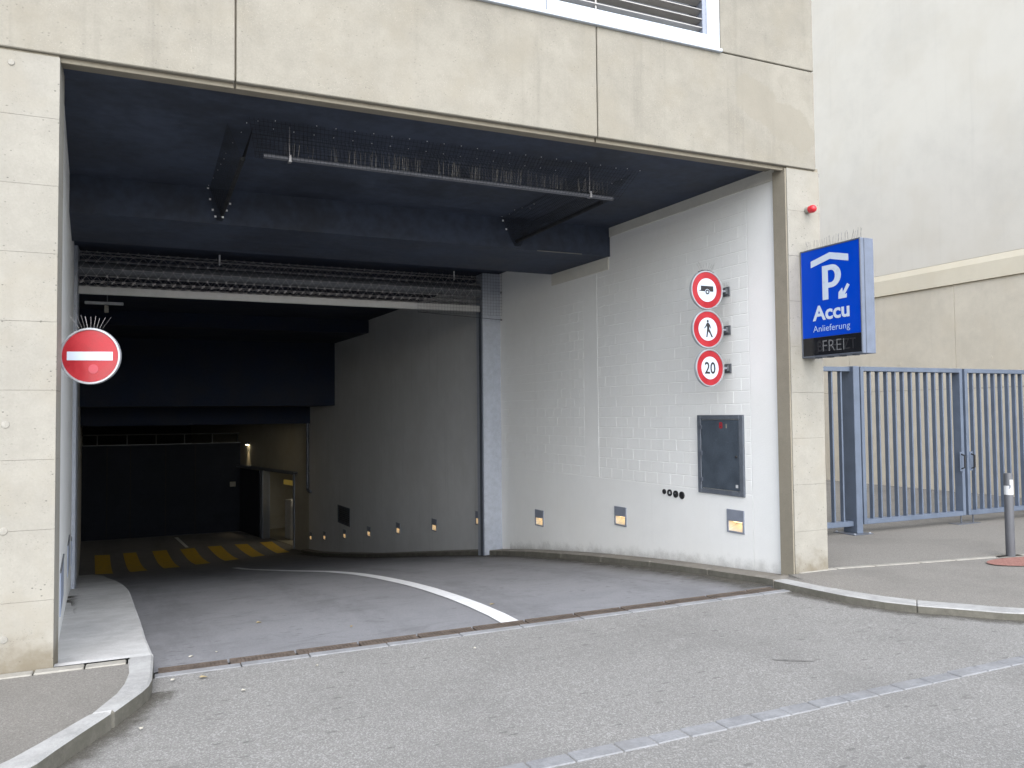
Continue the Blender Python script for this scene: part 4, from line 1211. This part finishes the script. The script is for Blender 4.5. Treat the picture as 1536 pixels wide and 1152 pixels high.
def fence_panel(x0, x1, n, label):
    t = thing('fence_panel', label, 'fence', (x0, GY, ZB), 'fixed bar fence panels beside the gate')
    mb = MB(GF)
    mb.box((x0, .05, ZT - .062), (x1, .14, ZT - .004)).box((x0, .05, ZB - .02), (x1, .14, ZB + .045))
    mb.build('rail', 'gate', t, bevel=.004)
    for k in range(n):
        x = x1 - .135 - .155 * k
        if x > x0 + .03: MB(GF).box((x - .012, .07, ZB + .045), (x + .012, .125, ZT - .062)).build('bar', 'gate', t, bevel=.002)
fence_panel(6.08, 8.138, 13, 'fixed bar fence panel between the garage pillar and the gate post')
fence_panel(12.247, 13.98, 11, 'fixed bar fence panel right of the gate by the neighbouring wall')

t = thing('bollard', 'slim dark grey bollard with white sticker near the gate', 'bollard', (8.312, 5.643, .035))
BF = Frame((8.312, 5.643, 0), (1, 0, 0), (0, 0, 1), (0, -1, 0))
MB(BF).lathe([(.0445, .0), (.0445, .915), (.040, .925), (.012, .928)], n=28).build('post', 'bollard', t, smooth=True)
mb = MB()
def arc(z0, z1, a0, a1, r, cx, cy):
    ps = [(cx + r * math.sin(R(a)), cy - r * math.cos(R(a))) for a in [a0 + (a1 - a0) * k / 8 for k in range(9)]]
    for k in range(8): mb.add([(ps[k][0], ps[k][1], z0), (ps[k + 1][0], ps[k + 1][1], z0), (ps[k + 1][0], ps[k + 1][1], z1), (ps[k][0], ps[k][1], z1)], [(0, 1, 2, 3)])
arc(.70, .795, -125, 38, .0452, 8.312, 5.643); arc(.795, .86, -40, 35, .0452, 8.312, 5.643)
mb.build('sticker', 'sticker', t)
mb = MB(); arc(.775, .805, -45, -28, .0456, 8.312, 5.643); arc(.765, .775, -50, -38, .0456, 8.312, 5.643); mb.build('sticker_print', 'bezel', t)
MB().slab([(8.312 + .17 * math.cos(k * math.pi / 10), 5.643 + .13 * math.sin(k * math.pi / 10)) for k in range(20)], .0, .052).build('footing', 'kerb_old', t)

# ---------------------------------------------------------------- the neighbouring building
NB = thing('neighbouring_building', 'tall pale rendered building beyond the gate with concrete base', 'building', (14.0, 20, 0))
NX = 14.0
MB().box((NX + .05, 3, -.2), (22, 44.9, 16)).build('core', 'joint', NB)
ycuts = [3.0, 5.5, 8.0, 10.45, 13.0, 15.5, 18.0, 21, 24, 28, 32, 38, 45]
for a, b in zip(ycuts[:-1], ycuts[1:]):
    for z0, z1 in ((-.2, 2.0), (2.005, 3.985)):
        MB().box((NX + random.uniform(-.003, .003), a + .004, z0), (NX + .06, b - .004, z1)).build('concrete_panel', 'boarded', NB, bevel=.004)
MB().box((NX - .012, 3.01, 4.425), (NX + .07, 45, 16)).build('rendered_wall', 'plaster', NB)
for a, b in ((3.0, 16), (16.003, 30), (30.003, 45)):
    mb = MB()
    vs = [(NX - .045, a, 3.99), (NX - .045, a, 4.30), (NX - .013, a, 4.42), (NX + .05, a, 4.42), (NX + .05, a, 3.99)]
    vs += [(x, b, z) for x, y, z in vs]
    mb.add(vs, [(4, 3, 2, 1, 0), (5, 6, 7, 8, 9)] + [(i, (i + 1) % 5, (i + 1) % 5 + 5, i + 5) for i in range(5)])
    mb.build('ledge', 'ledge', NB)
for y, z in ((9.75, 2.55), (9.75, 1.2), (11.7, 2.55), (11.7, 1.2), (14.0, 2.55), (14.0, 1.2), (16.6, 2.5)):
    MB(Frame((NX - .001, y, z), (0, 1, 0), (-1, 0, 0), (0, 0, 1))).lathe([(.03, -.004), (.03, .006)], n=16).build('tie_plug', 'boarded', NB)
MB(Frame((6.075, 6.0, 3.96), (1, 0, 0), (0, 1, 0), (0, 0, 1))).box((0, .01, -.015), (.05, .05, .02)).build('drip_end', 'bezel', BLD)

# ---------------------------------------------------------------- small litter on the asphalt
rng = random.Random(11)
LEAFL = ['dry yellow leaf on the street beside the left kerb and drain', 'dry yellow leaf on the ramp beside the white line', 'dry yellow leaf in the middle of the ramp left of the white line', 'dry yellow leaf farthest into the ramp',
         'dry leaf on the street below the gutter setts, right side', 'dry leaf touching the gutter setts on the street']
PAPERL = ['pale scrap on the street between the left kerb and the middle', 'pale scrap on the street hugging the curved left kerb', 'pale scrap on the street just in front of the drain, left part', 'pale scrap next to the left end of the drain edging',
          'left one of two pale scraps on the ramp behind the drain', 'right one of two pale scraps on the ramp behind the drain', 'pale scrap on the street in front of the white line', 'pale scrap on the open street right of the middle',
          'pale scrap near the drain edging in the middle of the street', 'pale scrap on the street right side before the curved kerb']
lit = [(.34, 5.63, 'leaf'), (.55, 5.25, 'paper'), (-.02, 4.86, 'paper'), (1.05, 5.55, 'paper'), (.16, 5.66, 'paper'), (.30, 6.35, 'paper'), (.48, 6.40, 'paper'), (2.9, 6.9, 'leaf'), (1.55, 6.7, 'leaf'), (.9, 7.4, 'leaf'),
       (3.05, 5.2, 'paper'), (3.3, 4.2, 'paper'), (4.6, 3.25, 'leaf'), (3.45, 3.35, 'leaf'), (2.15, 5.45, 'paper'), (5.0, 4.4, 'paper')]
for x, y, k in lit:
    inside = y > 6.02
    z = floor_z(x, y) if inside else -.08
    a = rng.uniform(0, 6.28); L, Wd = rng.uniform(.028, .045), rng.uniform(.014, .022)
    L *= .75; Wd *= .75
    if k == 'paper': L *= .6; Wd *= .8
    mb = MB(Frame((x, y, z + .004), (math.cos(a), math.sin(a), 0), (-math.sin(a), math.cos(a), 0), (0, 0, 1)))
    f = mb.fr
    mb.add([f(-L, 0, .002), f(-L * .3, Wd, .008), f(L * .5, Wd * .8, .006), f(L, 0, .003), f(L * .5, -Wd * .8, .010), f(-L * .3, -Wd, .004), f(0, 0, -.001)],
           [(0, 1, 6), (1, 2, 6), (2, 3, 6), (3, 4, 6), (4, 5, 6), (5, 0, 6)])
    o = mb.build('fallen_leaf' if k == 'leaf' else 'paper_scrap', k, origin=(x, y, z))
    if k == 'leaf': tag(o, LEAFL.pop(0), 'leaf', 'dry leaves on the asphalt')
    else: tag(o, PAPERL.pop(0), 'litter', 'pale scraps on the asphalt')

# an old tar smear on the street
pl = [(3.84, 4.285), (3.90, 4.25), (3.98, 4.19), (4.06, 4.125), (4.05, 4.115), (3.96, 4.165), (3.88, 4.225), (3.83, 4.272)]
MB().add([(x, y, street_z(x) + .003) for x, y in pl], [tuple(range(len(pl)))]).build('tar_smear', 'tar', kind='structure')
